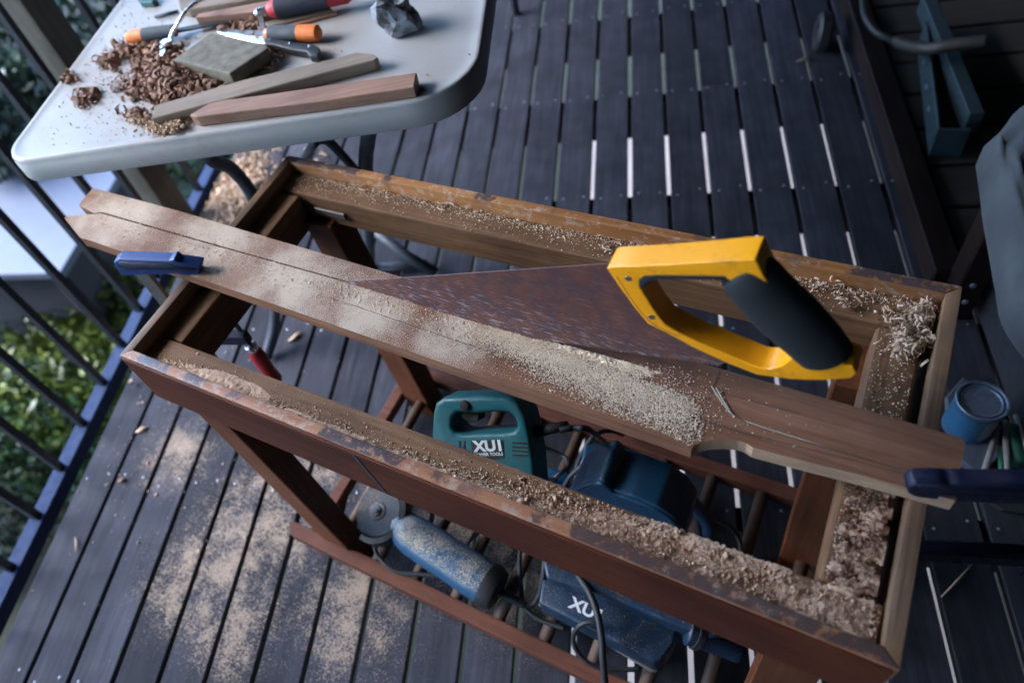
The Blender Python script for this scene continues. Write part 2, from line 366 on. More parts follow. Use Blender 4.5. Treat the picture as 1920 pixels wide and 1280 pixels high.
s = NT('rock'); M_ROCK = s.done(s.mix(s.ramp(s.noise(s.pos['Position'], 45, 5, .65), [(.42, 0), (.56, 1)]), (.05, .045, .05), (.28, .30, .34)), .7, s.bump(s.noise(s.pos['Position'], 160, 5), .6, .003))
def dustmat(name, a, b, rg=.95, bs=.8):
    s = NT(name); g = s.noise(s.pos['Position'], 700, 3, .7); h = s.noise(s.pos['Position'], 60, 4, .6)
    c = s.mix(s.ramp(g, [(.35, 0), (.65, 1)]), a, b); c = s.mix(s.ramp(h, [(.4, .25), (.6, 0)]), c, tuple(x*.7 for x in a))
    return s.done(c, rg, s.bump(g, bs, .0015), spec=.2)
M_DUST = dustmat('fresh_sawdust', (.86, .66, .47), (.95, .80, .62), bs=.35)
M_DUSTP = dustmat('pink_sawdust', (.50, .335, .24), (.72, .53, .40), bs=.5)
M_GRAIN = dustmat('sawdust_grain', (.86, .68, .50), (.95, .84, .70))
M_SHAV = dustmat('brown_shaving', (.20, .105, .075), (.42, .26, .19), .7)
M_SHAVL = dustmat('pale_shaving', (.50, .34, .24), (.75, .58, .44), .7)
M_PENCIL = plastic('pencil_graphite', (.05, .045, .05), .5)
M_SCREW = metal('screw_head_steel', (.32, .36, .42), .3, 0, .7)
M_CANVAS = None
s = NT('shade_grey_canvas'); g = s.noise(s.pos['Position'], 14, 5, .6)
M_CANVAS = s.done(s.mix(s.ramp(g, [(.35, 0), (.7, 1)]), (.026, .036, .046), (.045, .060, .076)), .9, s.bump(s.noise(s.pos['Position'], 500, 3), .4, .001))  # base tone darkened to carry the shade of the right side
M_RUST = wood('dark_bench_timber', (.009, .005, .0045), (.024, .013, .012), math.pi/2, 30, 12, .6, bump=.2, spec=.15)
M_LEAF = {}
for k, c in {'dark': (.018, .035, .018), 'mid': (.03, .07, .018), 'bright': (.08, .11, .010), 'blue': (.14, .24, .26)}.items():
    s = NT('leaf_'+k); r_ = s.noise(s.pos['Position'], 9, 3)
    M_LEAF[k] = s.done(s.mix(s.ramp(r_, [(.35, 0), (.65, 1)]), tuple(x*.55 for x in c), tuple(x*1.5 for x in c)), .45, spec=.5)
s = NT('garden_soil'); M_SOIL = s.done(s.mix(s.ramp(s.noise(s.pos['Position'], 3, 6, .6), [(.4, 0), (.6, 1)]), (.012, .014, .010), (.018, .024, .012)), .95)
s = NT('pale_concrete'); M_CONC = s.done(s.mix(s.ramp(s.noise(s.pos['Position'], 2, 6, .6), [(.4, 0), (.6, 1)]), (.20, .17, .16), (.26, .23, .22)), .9)
s = NT('pale_roof_sheet'); M_SHEET = s.done(s.mix(s.ramp(s.noise(s.pos['Position'], 1.2, 4, .6), [(.4, 0), (.6, 1)]), (.07, .085, .12), (.09, .105, .145)), .5)
M_HOUSE = plastic('dark_painted_cladding', (.012, .013, .016), .8, spec=.2)
M_WALLP = plastic('bounce_wall_paint', (.20, .195, .19), .8)  # grey set for the light it throws back under the roof
M_CEIL = plastic('dark_ceiling_lining', (.025, .025, .028), .8)
M_SHED = plastic('dark_shed_cladding', (.012, .014, .022), .7)

# ================================================================ SETTING
def flat(name, x0, x1, y0, y1, z, mat):
    bm = bmesh.new(); bm.faces.new([bm.verts.new(p) for p in ((x0, y0, z), (x1, y0, z), (x1, y1, z), (x0, y1, z))])
    return tag(link(name, bm_me(bm), mat, loc=(0, 0, z)), kind='structure')
flat('ground', -150, 150, -150, 150, -2.3, M_SOIL)
flat('patio', .70, 9, -6, 4.45, -2.29, M_CONC)
# deck: every board an object
deck = thing('deck', (0, 0, 0), None, None, kind='structure')
Y0, Y1, GW, BT = -1.7, 4.6, .0100, .021
ROW0, JS = 1.831, .41507
X1D = 2.56
for i in range(27):
    a, b = GX(i)+GW/2, GX(i+1)-GW/2
    if a > X1D: break
    segs = [(Y0, Y1)]
    if i == 15: segs = [(Y0, ROW0+.012), (ROW0+.014, Y1)]
    if i == 12: segs = [(Y0, ROW0+JS*3), (ROW0+JS*3+.002, Y1)]
    for (s0, s1) in segs:
        z = random.uniform(-.0012, 0); j = random.uniform(-.0008, .0008)
        box('deck_board', (a+j, s0, z), (b-a, 0, 0), (0, s1-s0, 0), (0, 0, -BT), M_DECK, deck, .0022, 2)
bm = bmesh.new()
for k in range(-8, 7):
    y = ROW0+k*JS
    for i in range(27):
        for q in (.021, .072):
            lathe_bm((GX(i)+q+random.gauss(0, .0015), y+random.gauss(0, .006)+(.008 if q > .05 else 0), -.0008), (0, 0, 1), [(.0027, 0), (.0027, .0012), (.0010, .0018), (0, .0011)], 7, bm)
link('screw_heads', bm_me(bm), M_SCREW, deck, kind='stuff')
for k in range(-8, 7):
    y = ROW0+k*JS
    box('joist', (-.01, y-.0225, -.0225), (X1D+.02, 0, 0), (0, .045, 0), (0, 0, -.12), M_JOIST, deck, .002)
# veranda roof and walls out of view; reach set to keep the far side in shade
def slab(name, x0, x1, y0, y1, z0, z1, mat, kind='structure', label=None, cat=None):
    o = box(name, (x0, y0, z1), (x1-x0, 0, 0), (0, y1-y0, 0), (0, 0, z0-z1), mat, None, .002)
    return tag(o, label, cat, kind=kind)
slab('veranda_roof', -.95, 3.2, -1.9, 6.0, 2.2, 2.35, M_CEIL)
slab('added_shade_roof', -3.0, -.95, -1.9, .25, 2.2, 2.35, M_CEIL)  # added unseen slab, blocks sun and sky over the near left deck
tag(slab('house_wall', 2.60, 2.75, -1.9, 6.0, -2.3, 2.35, M_HOUSE, None), 'dark clad house wall along the shaded side of the deck', 'wall')
tag(slab('end_wall', .35, 2.6, 4.62, 4.75, -.2, 2.35, M_HOUSE, None), 'unseen dark wall at the far end of the deck, widened to block skylight', 'wall')  # unseen; widened to keep skylight off the right side
tag(slab('rear_wall', -.8, 2.6, -1.9, -1.77, -2.3, 2.35, M_WALLP, None), 'unseen grey wall at the near end of the deck, added to shape the light', 'wall')  # unseen; cuts sky at the near left and bounces light onto front faces

# railing
RX0, RX1 = -.086, -.046; RXC = -.066
rail = thing('railing', (RXC, 1.2, -.04), 'black metal balustrade with square balusters along the open left edge of the deck', 'railing')
box('bottom_rail', (RX0, Y0, 0), (RX1-RX0, 0, 0), (0, Y1-Y0, 0), (0, 0, -.04), M_RAILB, rail, .002)
box('top_rail', (RX0-.005, Y0, .98), (.05, 0, 0), (0, Y1-Y0, 0), (0, 0, -.04), M_RAIL, rail, .002)
yb0 = P(267, 580, 0).y; sp = .118
for k in range(-23, 30):
    y = yb0+k*sp
    if y < Y0+.02 or y > Y1: continue
    if abs(y-1.403) < .062: continue
    box('baluster', (RXC-.009, y-.009, .94), (.018, 0, 0), (0, .018, 0), (0, 0, -.94), M_RAIL, rail, .001)
M_POST = wood('weathered_post_timber', (.05, .045, .035), (.12, .105, .08), 0, 30, 12, .7, axis='z', dark=(.02, .018, .015))
for yy, lb in ((1.357, 'weathered square timber post behind the white folding table'), (4.2, 'weathered square timber post far along the balustrade')):
    pst = thing('veranda_post', (-.082, yy+.045, -2.3), lb, 'post')
    box('post_shaft', (-.125, yy, 2.35), (.085, 0, 0), (0, .093, 0), (0, 0, -4.65), M_POST, pst, .003)

# ================================================================ WORKBENCH
bench = thing('workbench', B(LB/2, WB/2, 0), 'old brown wooden table frame without a top, used as a sawhorse under the long plank', 'workbench')
AH = .098; T = .014
zb = HB-.022
def mitre(name, a, b, c, d, mat, h=AH):
    o = link(name, bm_me(prism_bm([a, b, c, d], (0, 0, -h), .0016, 2)), mat, bench); return esplit(o, 50)
mitre('apron_front', B(0, 0, HB), B(LB, 0, HB), B(LB-T, T, HB), B(T, T, HB), M_LIPF)
mitre('apron_back', B(LB, WB, HB), B(0, WB, HB), B(T, WB-T, HB), B(LB-T, WB-T, HB), M_LIPB)
mitre('apron_end', B(0, WB, HB-.0005), B(0, 0, HB-.0005), B(T, T, HB-.0005), B(T, WB-T, HB-.0005), M_LIPS)
mitre('apron_end', B(LB, 0, HB-.0005), B(LB, WB, HB-.0005), B(LB-T, WB-T, HB-.0005), B(LB-T, T, HB-.0005), M_LIPS)
# outer faces of the long aprons: the darker stained face board
bbox('apron_facing', .004, LB-.004, -.003, 0, HB-AH-.004, HB-.004, M_APRON, bench, .0008)
BW = .046
bbox('rail_front', T+.001, LB-T-.001, T+.001, T+BW-.004, zb-.05, zb, M_BEAM, bench, .003, seg=2)
bbox('rail_back', T+.001, LB-T-.001, WB-T-BW+.004, WB-T-.001, zb-.055, zb, M_BEAM, bench, .003, seg=2)
bbox('cross_rail', T+.001, T+BW-.006, T+BW-.002, WB-T-BW+.002, zb-.07, zb-.002, M_BEAMX, bench, .004, seg=2)
bbox('cross_rail', LB-T-BW-.008, LB-T-.009, T+BW-.002, WB-T-BW+.002, zb-.06, zb-.001, M_BEAMX, bench, .007, seg=3)
bbox('corner_bracket', .075, .135, WB-T-BW-.0005, WB-T-BW+.0035, zb-.035, zb-.022, M_STEEL, bench, .0008)
for u0 in (.02, LB-T-BW-.02): pass
# legs
def leg(u0, u1, v0, v1, bu0, bu1, bv0, bv1, k=0, bk=0):
    a = [B(u0, v0, HB-AH+.03), B(u1, v0, HB-AH+.03), B(u1, v1, HB-AH+.03), B(u0-k, v1, HB-AH+.03)]
    b = [B(bu0, bv0, 0), B(bu1, bv0, 0), B(bu1, bv1, 0), B(bu0-bk, bv1, 0)]
    bm = bmesh.new(); A = [bm.verts.new(p) for p in a]; Q = [bm.verts.new(p) for p in b]
    fs = [bm.faces.new(A), bm.faces.new(Q[::-1])]+[bm.faces.new((A[i], Q[i], Q[(i+1) % 4], A[(i+1) % 4])) for i in range(4)]
    bmesh.ops.bevel(bm, geom=bm.edges[:], offset=.002, segments=1, affect='EDGES')
    link('leg', bm_me(bm), M_LEG, bench)
leg(.045, .108, .008, .055, .104, .166, .008, .050)
leg(.050, .108, .345, .395, .092, .152, .345, .392)
leg(.845, .900, .006, .045, .843, .89, .006, .045)
leg(.845, .895, .300, .385, .852, .93, .300, .385)
# low stretchers with a dowel shelf
ZR = .065
def stretcher(v0, v1, ua, ub, z):
    pts = [B(ua+.012, v0, z), B(ub, v0, z), B(ub, v1, z), B(ua, v1, z), B(ua-.003, (v0+v1)/2, z)]
    prism('stretcher', pts, (0, 0, -.03), M_RUN, bench, .003, 2)
stretcher(-.012, .014, .02, .90, ZR)
stretcher(.398, .424, .02, .90, ZR)
bbox('stretcher', .06, .085, .015, .397, ZR-.03, ZR-.002, M_RUN, bench, .003)
for k in range(10):
    u = .13+k*.084
    tube('dowel', [B(u, .012, ZR-.012), B(u, .4, ZR-.012)], .011, M_DOWEL, bench, 12)
# drip of navy paint down the front face and back edging
prism('paint_drip', [B(.392, -.0034, HB-.006), B(.397, -.0034, HB-.006), B(.412, -.0034, HB-AH), B(.408, -.0034, HB-AH)], -N*.0004, plastic('navy_drip', (.03, .045, .08), .4, dirt=.1), bench, 0)

# ================================================================ PLANK (two halves of one board, still joined at the right)
ZP = HB+.020; TP = .0195
def pl(L): return [P(x, y, ZP) for x, y in L]
plank = thing('sawn_plank', P(900, 640, HB), 'long brown hardwood plank laid across the frame, split lengthways from its left end', 'plank')
KERF = [(192, 399.5), (420, 464), (660, 531), (830, 584), (986, 632)]
def arcpts():
    return [(1792, 938), (1600, 887), (1480, 857), (1430, 844), (1412, 839), (1400, 831), (1385, 826), (1360, 824), (1335, 825), (1315, 829), (1302, 834), (1296, 841)]
out = [(180, 354), (330, 394), (745, 517), (1040, 603), (1347, 690), (1629, 769), (1800, 820), (1808, 825), (1806, 845), (1795, 925)]+arcpts()+[(1240, 820), (900, 705), (600, 600), (400, 531), (165, 449.5), (150, 446), (121, 409), (126, 405)]
kw = 1.3
kin = [(190, 399+kw)]+[(x, y+kw) for x, y in KERF[1:-1]]+[(988, 633)]+[(x, y-kw) for x, y in KERF[1:-1]][::-1]+[(192, 399-kw), (176, 400), (148, 385), (152, 378), (172, 355)]
bm = prism_bm(pl(out+kin), (0, 0, -TP)); me = bm_me(bm)
o = link('board', me, M_PLANK, plank); me.materials.append(M_PLANKEND)
for f in me.polygons:
    if abs(f.normal.z) < .5:
        c = f.center+Vector(plank.location); d = c-P(1350, 835, ZP)
        if (d.length < .07 and d.dot(E) > -.034) or (c-P(1600, 890, ZP)).dot(N) < .01 and (c-P(1412, 839, ZP)).dot(E) > 0: f.material_index = 1
def ribbon(name, pts, wdt, mat, parent, z):
    q = [P(x, y, z) for x, y in pts]; bm = bmesh.new(); A = []; 
    for i, p in enumerate(q):
        t = (q[min(i+1, len(q)-1)]-q[max(i-1, 0)]).normalized(); n = Vector((-t.y, t.x, 0))
        A.append((bm.verts.new(p+n*wdt/2), bm.verts.new(p-n*wdt/2)))
    for a, b in zip(A, A[1:]): bm.faces.new((a[0], a[1], b[1], b[0]))
    return link(name, bm_me(bm), mat, parent)
zl = ZP+.0003
ribbon('pencil_line', [(988, 634), (1100, 668), (1262, 712), (1335, 733), (1500, 775)], .0007, M_PENCIL, plank, zl)
ribbon('pencil_line', [(620, 558), (860, 640), (1100, 716), (1262, 770), (1400, 812), (1620, 868), (1760, 905)], .0008, M_PENCIL, plank, zl)
ribbon('pencil_line', [(1350, 693), (1330, 745), (1298, 828)], .0007, M_PENCIL, plank, zl+.0002)
for j in range(4):
    ribbon('saw_scratch', [(1334+j*4, 724+j*1.2), (1352+j*2.2, 752), (1370+j, 775), (1400, 790+j*.7), (1440, 804+j*.6), (1500, 822+j*.8), (1560, 842), (1690, 880)], .0009, M_PENCIL if j % 2 else M_GRAIN, plank, zl+.0004+.0002*j)

# ================================================================ HANDSAW stuck in the cut
KA0 = P(645, 528, ZP); KB0 = P(985, 632, ZP); KD = (KB0-KA0).normalized(); KN = Vector((-KD.y, KD.x, 0))
def S(px, py, off=0.0): return PU(px, py, KA0+KN*off, KN)+Vector((0, 0, 0))
saw = thing('handsaw', KB0, 'rusty handsaw with yellow and black handle standing upright in the plank cut', 'handsaw')
top1 = S(1145, 493.5); top0 = S(645, 528); sp_d = (top0-top1).normalized()
toe_t = top0+sp_d*.05; toe_b = KA0+KD*.02+Vector((0, 0, -.045))
teeth_a = S(1345, 686); teeth_b = KB0+Vector((0, 0, -.0005))
tooth = []
n = 46
for i in range(n+1):
    p = teeth_a.lerp(teeth_b, i/n); tooth.append(p)
    if i < n: tooth.append(teeth_a.lerp(teeth_b, (i+.5)/n)+Vector((0, 0, .0022)))
poly = [top1, S(1195, 515), S(1232, 592), S(1300, 632), S(1380, 668)]+tooth+[KB0+(teeth_b-teeth_a).normalized()*.12+Vector((0, 0, -.0)), toe_b, toe_t]
bm = bmesh.new(); q = [bm.verts.new(p+KN*.0005) for p in poly]; q2 = [bm.verts.new(p-KN*.0005) for p in poly]
bm.faces.new(q); bm.faces.new(q2[::-1])
for i in range(len(poly)): bm.faces.new((q[i], q2[i], q2[(i+1) % len(poly)], q[(i+1) % len(poly)]))
link('saw_blade', bm_me(bm), M_BLADE, saw)
HT = .013                                  # half thickness of the handle
def SFR(px, py, off=0.0):
    """spot on the near face of the handle ; points made by BK lie on its far rim"""
    if py > 5000: return PU(px, py-10000, KA0+KN*HT, KN)-KN*HT
    return PU(px, py, KA0-KN*HT, KN)+KN*HT
def BK(L): return [(x, y+10000) for x, y in L]
# handle ring: outer and inner outline on the blade plane, front face is nearer the camera by HT
def ring(name, outer, inner, mat, half, bev=.004, seg=3, S=S, KN=KN, saw=saw):
    bm = bmesh.new(); n = len(outer)
    def loop(L, o): return [bm.verts.new(S(x, y)+KN*o) for x, y in L]
    of, ob, jf, jb = loop(outer, -half), loop(outer, half), loop(inner, -half), loop(inner, half)
    for i in range(n):
        j = (i+1) % n
        bm.faces.new((of[i], of[j], jf[j], jf[i])); bm.faces.new((ob[i], jb[i], jb[j], ob[j]))
        bm.faces.new((of[i], ob[i], ob[j], of[j])); bm.faces.new((jf[i], jf[j], jb[j], jb[i]))
    bmesh.ops.recalc_face_normals(bm, faces=bm.faces[:])
    es = [e for e in bm.edges if len(e.link_faces) == 2 and e.calc_face_angle(0) > .7]
    bmesh.ops.bevel(bm, geom=es, offset=bev, segments=seg, profile=.55, affect='EDGES', clamp_overlap=True)
    return link(name, bm_me(bm), mat, saw, True)
def gripseg(name, pts, half, mat, bev=.006, S=S, KN=KN, saw=saw, seg=4):
    bm = bmesh.new(); a = [bm.verts.new(S(x, y)-KN*half) for x, y in pts]; b = [bm.verts.new(S(x, y)+KN*half) for x, y in pts]; n = len(pts)
    bm.faces.new(a); bm.faces.new(b[::-1])
    for i in range(n): bm.faces.new((a[i], b[i], b[(i+1) % n], a[(i+1) % n]))
    bmesh.ops.recalc_face_normals(bm, faces=bm.faces[:])
    bmesh.ops.bevel(bm, geom=bm.edges[:], offset=bev, segments=seg, profile=.5, affect='EDGES', clamp_overlap=True)
    return link(name, bm_me(bm), mat, saw, True)
OUT = [(1137, 503), (1146, 500)]+BK([(1208, 459), (1270, 455), (1340, 449), (1400, 443), (1434, 441), (1448, 472), (1500, 562), (1545, 612), (1586, 636), (1612, 643), (1619, 654), (1608, 664)])+[(1572, 711), (1546, 713), (1513, 713), (1480, 711), (1419, 703), (1363, 681), (1300, 652), (1251, 625), (1214, 607), (1190, 578), (1163, 541)]
INN = [(1199, 538), (1199, 524), (1210, 519), (1265, 518), (1320, 518), (1358, 520), (1370, 528), (1378, 545), (1392, 570), (1415, 596), (1440, 620), (1470, 645), (1484, 660), (1484, 671), (1474, 680), (1460, 688), (1443, 692), (1424, 690), (1391, 676), (1347, 658), (1307, 641), (1264, 619), (1248, 609), (1232, 590), (1214, 562)]
ring('saw_handle', OUT, INN, M_YEL, HT, .0055, 5, SFR)
gp = smoothpath([S(1384, 497), S(1402, 512), S(1445, 560), S(1485, 599), S(1515, 628), S(1540, 655), S(1550, 668)], 5)
gk = np.linspace(0, 1, len(gp)); gr_ = np.interp(gk, [0, .07, .2, .45, .7, .92, 1], [.012, .021, .0255, .0275, .0255, .0235, .014])
gm = bm_me(tube_bm(gp, list(gr_), 28)); cn = Vector(KN)
for v_ in gm.vertices:                                  # a little flatter across the blade
    c_ = KA0+KN*(v_.co-KA0).dot(KN)-KA0; v_.co = v_.co-c_*.22
link('grip', gm, M_GRIP, saw, True)
gripseg('grip', [(1199, 541), (1197, 527), (1206, 516), (1230, 514.5), (1362, 516), (1364, 526), (1234, 524), (1216, 530), (1208, 540)], HT+.0006, M_GRIP, .002, SFR)
for k, (x, y) in enumerate([(1178, 522), (1222, 594)]):
    lathe('handle_screw', SFR(x, y)-KN*(HT-.0004), -KN, [(0, 0), (.0034, 0), (.003, .0012), (.0012, .0014), (0, .0008)], M_STEEL, saw, 16)
def plane_fn(O, n):
    O = Vector(O)
    return lambda px, py, off=0.0: PU(px, py, O+n*off, n)
# ================================================================ CLAMPS
def zof(px, py, xy):
    """height at which the vertical line over xy passes that spot"""
    r = R2*(px-CX)-U2*(py-CY)+F2*FPX; h = Vector((xy[0]-CAMLOC.x, xy[1]-CAMLOC.y)); t = h.dot(Vector((r.x, r.y)))/Vector((r.x, r.y)).length_squared
    return CAMLOC.z+r.z*t
JT = P(366, 503, ZP); JB = P(255, 506, ZP)
jd = (JT-JB); jd.z = 0; jd.normalize(); jn = Vector((-jd.y, jd.x, 0))
clamp = thing('bar_clamp', JT, 'blue bar clamp with a red handle gripping the left end of the plank', 'clamp')
SF = plane_fn(P(300, 508, ZP+.001), jn)
gripseg('jaw_arm', [(217, 484), (226, 478), (322, 481), (330, 478), (338, 484), (380, 490), (377, 507), (348, 509), (336, 505), (232, 509), (219, 490)], .0085, M_CLAMP, .0018, SF, jn, clamp, 2)
gripseg('jaw_rib', [(226, 482), (320, 485), (330, 489), (372, 494), (370, 499), (336, 497), (240, 497), (228, 493)], .0095, M_CLAMPD, .001, SF, jn, clamp, 1)
bp = P(268, 512, ZP); bp.z = 0
box('bar', bp+Vector((0, 0, ZP+.012))-jd*.011-jn*.004, jd*.022, jn*.008, (0, 0, -.30), M_STEEL, clamp, .001)
gripseg_pts = None
zh = HB-AH-.055
box('sliding_arm', bp+Vector((0, 0, zh+.025))-jd*.016-jn*.008, jd*((JT-bp).dot(jd)+.03), jn*.016, (0, 0, -.024), M_CLAMPD, clamp, .002)
jt = Vector((JT.x, JT.y, 0))
z1, z2, z3 = zof(449, 622, jt), zof(462, 652, jt), zof(505, 712, jt)
tube('screw', [jt+Vector((0, 0, HB-AH+.03)), jt+Vector((0, 0, z2-.01))], .0045, M_STEEL, clamp, 12)
lathe('ferrule', jt+Vector((0, 0, z2+.004)), (0, 0, -1), [(0, 0), (.008, 0), (.0105, .003), (.0105, .012), (.009, .016), (.009, .018), (0, .018)], M_CHROME, clamp, 20)
lathe('handle', jt+Vector((0, 0, z2-.012)), (0, 0, -1), [(0, 0), (.009, 0), (.0125, .01), (.013, .03), (.0115, .06), (.0135, abs(z2-z3)-.006), (.011, abs(z2-z3)), (0, abs(z2-z3)+.003)], M_RED, clamp, 20)
RT = P(1706, 903, ZP); RB = P(1905, 909, ZP); rd = (RB-RT); rd.z = 0; rd.normalize(); rn = Vector((-rd.y, rd.x, 0))
clamp2 = thing('bar_clamp', RT, 'dark navy bar clamp gripping the right end of the plank', 'clamp')
SF = plane_fn(P(1760, 912, ZP+.002), rn)
gripseg('jaw_arm', [(1696, 903), (1702, 895), (1714, 892), (1760, 891), (1776, 894), (1790, 892), (1960, 893), (1990, 897), (1990, 930), (1850, 929), (1760, 923), (1712, 917), (1699, 911)], .008, M_CLAMPD, .004, SF, rn, clamp2, 2)
gripseg('jaw_rib', [(1715, 893), (1765, 893), (1800, 897), (1960, 900), (1960, 912), (1800, 908), (1720, 903)], .0088, M_CLAMPD, .001, SF, rn, clamp2, 1)
rb = P(2080, 914, ZP); rb.z = 0
box('bar', rb+Vector((0, 0, ZP+.012))-rn*.004, rd*.022, rn*.008, (0, 0, -.22), M_CLAMPD, clamp2, .001)
box('sliding_arm', Vector((RT.x, RT.y, HB-AH-.03))-rn*.008, rd*((rb-RT).dot(rd)), rn*.016, (0, 0, -.024), M_CLAMPD, clamp2, .002)
rt = Vector((RT.x, RT.y, 0))
tube('screw', [rt+Vector((0, 0, HB-AH+.03)), rt+Vector((0, 0, HB-AH-.07))], .0045, M_STEEL, clamp2, 12)
lathe('handle', rt+Vector((0, 0, HB-AH-.07)), (0, 0, -1), [(0, 0), (.0115, .003), (.0125, .04), (.0125, .09), (0, .096)], M_RED, clamp2, 20)

# ================================================================ FOLDING TABLE
ZT = .73; TT = .046
ft = thing('folding_table', (P(480, 150, ZT).x, P(480, 150, ZT).y, 0), 'white plastic folding table with rounded corners, littered with tools and shavings', 'table')
F1, F2_ = P(72, 297, ZT), P(802, 188, ZT); fd = (F2_-F1).normalized()
L1, L2 = P(224, 0, ZT), P(100, 166, ZT); R1, R2_ = P(916.5, 0, ZT), P(903, 94, ZT)
def isect(a, d, b, e):
    m = Matrix(((d.x, -e.x), (d.y, -e.y))); q = m.inverted() @ Vector((b.x-a.x, b.y-a.y)); return a+d*q.x
ldir, rdir = (L1-L2).normalized(), (R1-R2_).normalized()
CL = isect(F1, fd, L2, ldir); CR = isect(F1, fd, R2_, rdir); TLN = 1.75
FL_, FR_ = CL+ldir*TLN, CR+rdir*TLN
def rounded(pts, rad, n=9):
    o = []
    for i, p in enumerate(pts):
        a = (pts[i-1]-p).normalized(); b = (pts[(i+1) % len(pts)]-p).normalized(); r = rad[i]
        ang = a.angle(b); d = r/math.tan(ang/2); c = p+(a+b).normalized()*(r/math.sin(ang/2)); s0 = p+a*d-c; s1 = p+b*d-c
        tot = s0.angle(s1)
        for k in range(n+1):
            t = k/n; q = (s0*math.sin((1-t)*tot)+s1*math.sin(t*tot))/math.sin(tot); o.append(c+q)
    return o
cor = [CL, CR, FR_, FL_]
def tabring(ins, z, rr=(.055, .11, .09, .09)):
    cc = sum((Vector(c) for c in cor), Vector())/4
    q = []
    for i, p in enumerate(cor):
        a = (cor[i-1]-p).normalized(); b = (cor[(i+1) % 4]-p).normalized(); q.append(p+(a+b)*ins)
    return [Vector((v.x, v.y, z)) for v in rounded(q, [max(r-ins, .01) for r in rr])]
prof = [(.030, ZT-.0006), (.012, ZT-.0006), (.010, ZT), (.005, ZT), (.0025, ZT-.0012), (.0012, ZT-.0035), (.0, ZT-.006), (.0, ZT-.013), (-.0012, ZT-.0145), (-.0012, ZT-TT+.004), (.0, ZT-TT), (.004, ZT-TT), (.006, ZT-TT+.015), (.02, ZT-TT+.018)]
bm = bmesh.new(); rs = [[bm.verts.new(v) for v in tabring(i, z)] for i, z in prof]
for A, Q in zip(rs, rs[1:]):
    for k in range(len(A)): bm.faces.new((A[k], A[(k+1) % len(A)], Q[(k+1) % len(A)], Q[k]))
bm.faces.new(rs[0]); bm.faces.new(rs[-1][::-1])
esplit(link('tabletop', bm_me(bm), M_TABLE, ft), 50)
def TB(px, py, z): return P(px, py, z)
def legtube(name, pts, r=.0125): return tube(name, smoothpath(pts, 6), r, M_TUBE, ft, 12)
legtube('leg', [P(388, 262, ZT-.05), P(395, 298, ZT-.08), P(440, 322, ZT-.16), P(485, 400, .45), P(516, 580, .12), P(499, 668, .012)])
legtube('leg', [P(694, 235, ZT-.05), P(690, 262, ZT-.1), P(686, 330, .5), P(694, 500, .015)], .0135)
legtube('leg_brace', [P(600, 262, ZT-.06), P(618, 267, ZT-.08), P(660, 312, .55), P(700, 360, .45)], .008)
legtube('leg_brace', [P(590, 268, ZT-.06), P(575, 290, .5), P(545, 330, .35)], .008)
tube('cross_bar', [P(690, 503, .014), P(800, 496, .014)], .013, M_TUBE, ft, 12)
tube('leg_brace', [P(700, 430, .12), P(760, 478, .06), P(818, 512, .02)], .014, M_TUBE, ft, 12)
c0, c1 = FL_, FR_
for q in (.15, .85):
    p = c0.lerp(c1, q)-ldir*.3; tube('leg', [Vector((p.x, p.y, ZT-.04)), Vector((p.x, p.y, 0))], .0125, M_TUBE, ft, 10)

# ---------------- on the table
def T_(L, dz=0.0): return [P(x, y, ZT+dz) for x, y in L]
def slab_obj(name, L, h, mat, label, cat, bevel=.0012, group=None, base=0.0, seg=1, parent=None):
    o = prism(name, T_(L, base+h), (0, 0, -h+.0003), mat, parent, bevel, seg)
    if label: tag(o, label, cat, group)
    return o
slab_obj('wooden_batten', [(283, 223), (289, 198), (450, 151), (640, 106), (668, 98), (700, 101), (709, 108), (701, 113), (640, 128), (500, 166), (400, 192)], .020, M_STICK2, 'greyish tapered hardwood batten on the table, behind the redder one', 'wooden batten', .0015)
slab_obj('wooden_batten', [(355, 216), (372, 205), (400, 190), (500, 177), (781, 136), (776, 163), (600, 190), (368, 219)], .019, M_STICK, 'reddish hardwood batten nearest the front edge of the table', 'wooden batten', .0012)
st = slab_obj('oilstone', [(325, 111), (394, 62), (500, 84), (503, 90), (430, 138)], .024, M_STONE, 'thick grey-brown sharpening stone resting on the heap of shavings', 'sharpening stone', .003, base=.006, seg=2)
slab_obj('wooden_offcut', [(366, 33), (372, 26), (505, 1), (640, -26), (640, -20), (495, 20)], .022, M_STICK, 'square brown timber offcut at the back of the table, beside the curved scrap', 'wooden offcut')
slab_obj('wooden_offcut', [(333, 0), (336, 14), (352, 18), (450, 2), (560, -20), (560, -45), (335, -20)], .018, M_STICK2, 'tan rounded timber scrap at the far edge of the photo', 'wooden offcut', .004, seg=2)
slab_obj('wooden_offcut', [(498, 44), (505, 39), (615, 13), (622, 16), (620, 20), (502, 50)], .010, M_STICK2, 'thin wooden strip lying under the navy screwdriver handle', 'wooden offcut')
slab_obj('wooden_offcut', [(520, 50), (560, 38), (628, 20), (633, 25), (560, 45)], .005, M_STICK, 'dark sliver of wood beside the orange chisel handle', 'wooden offcut')
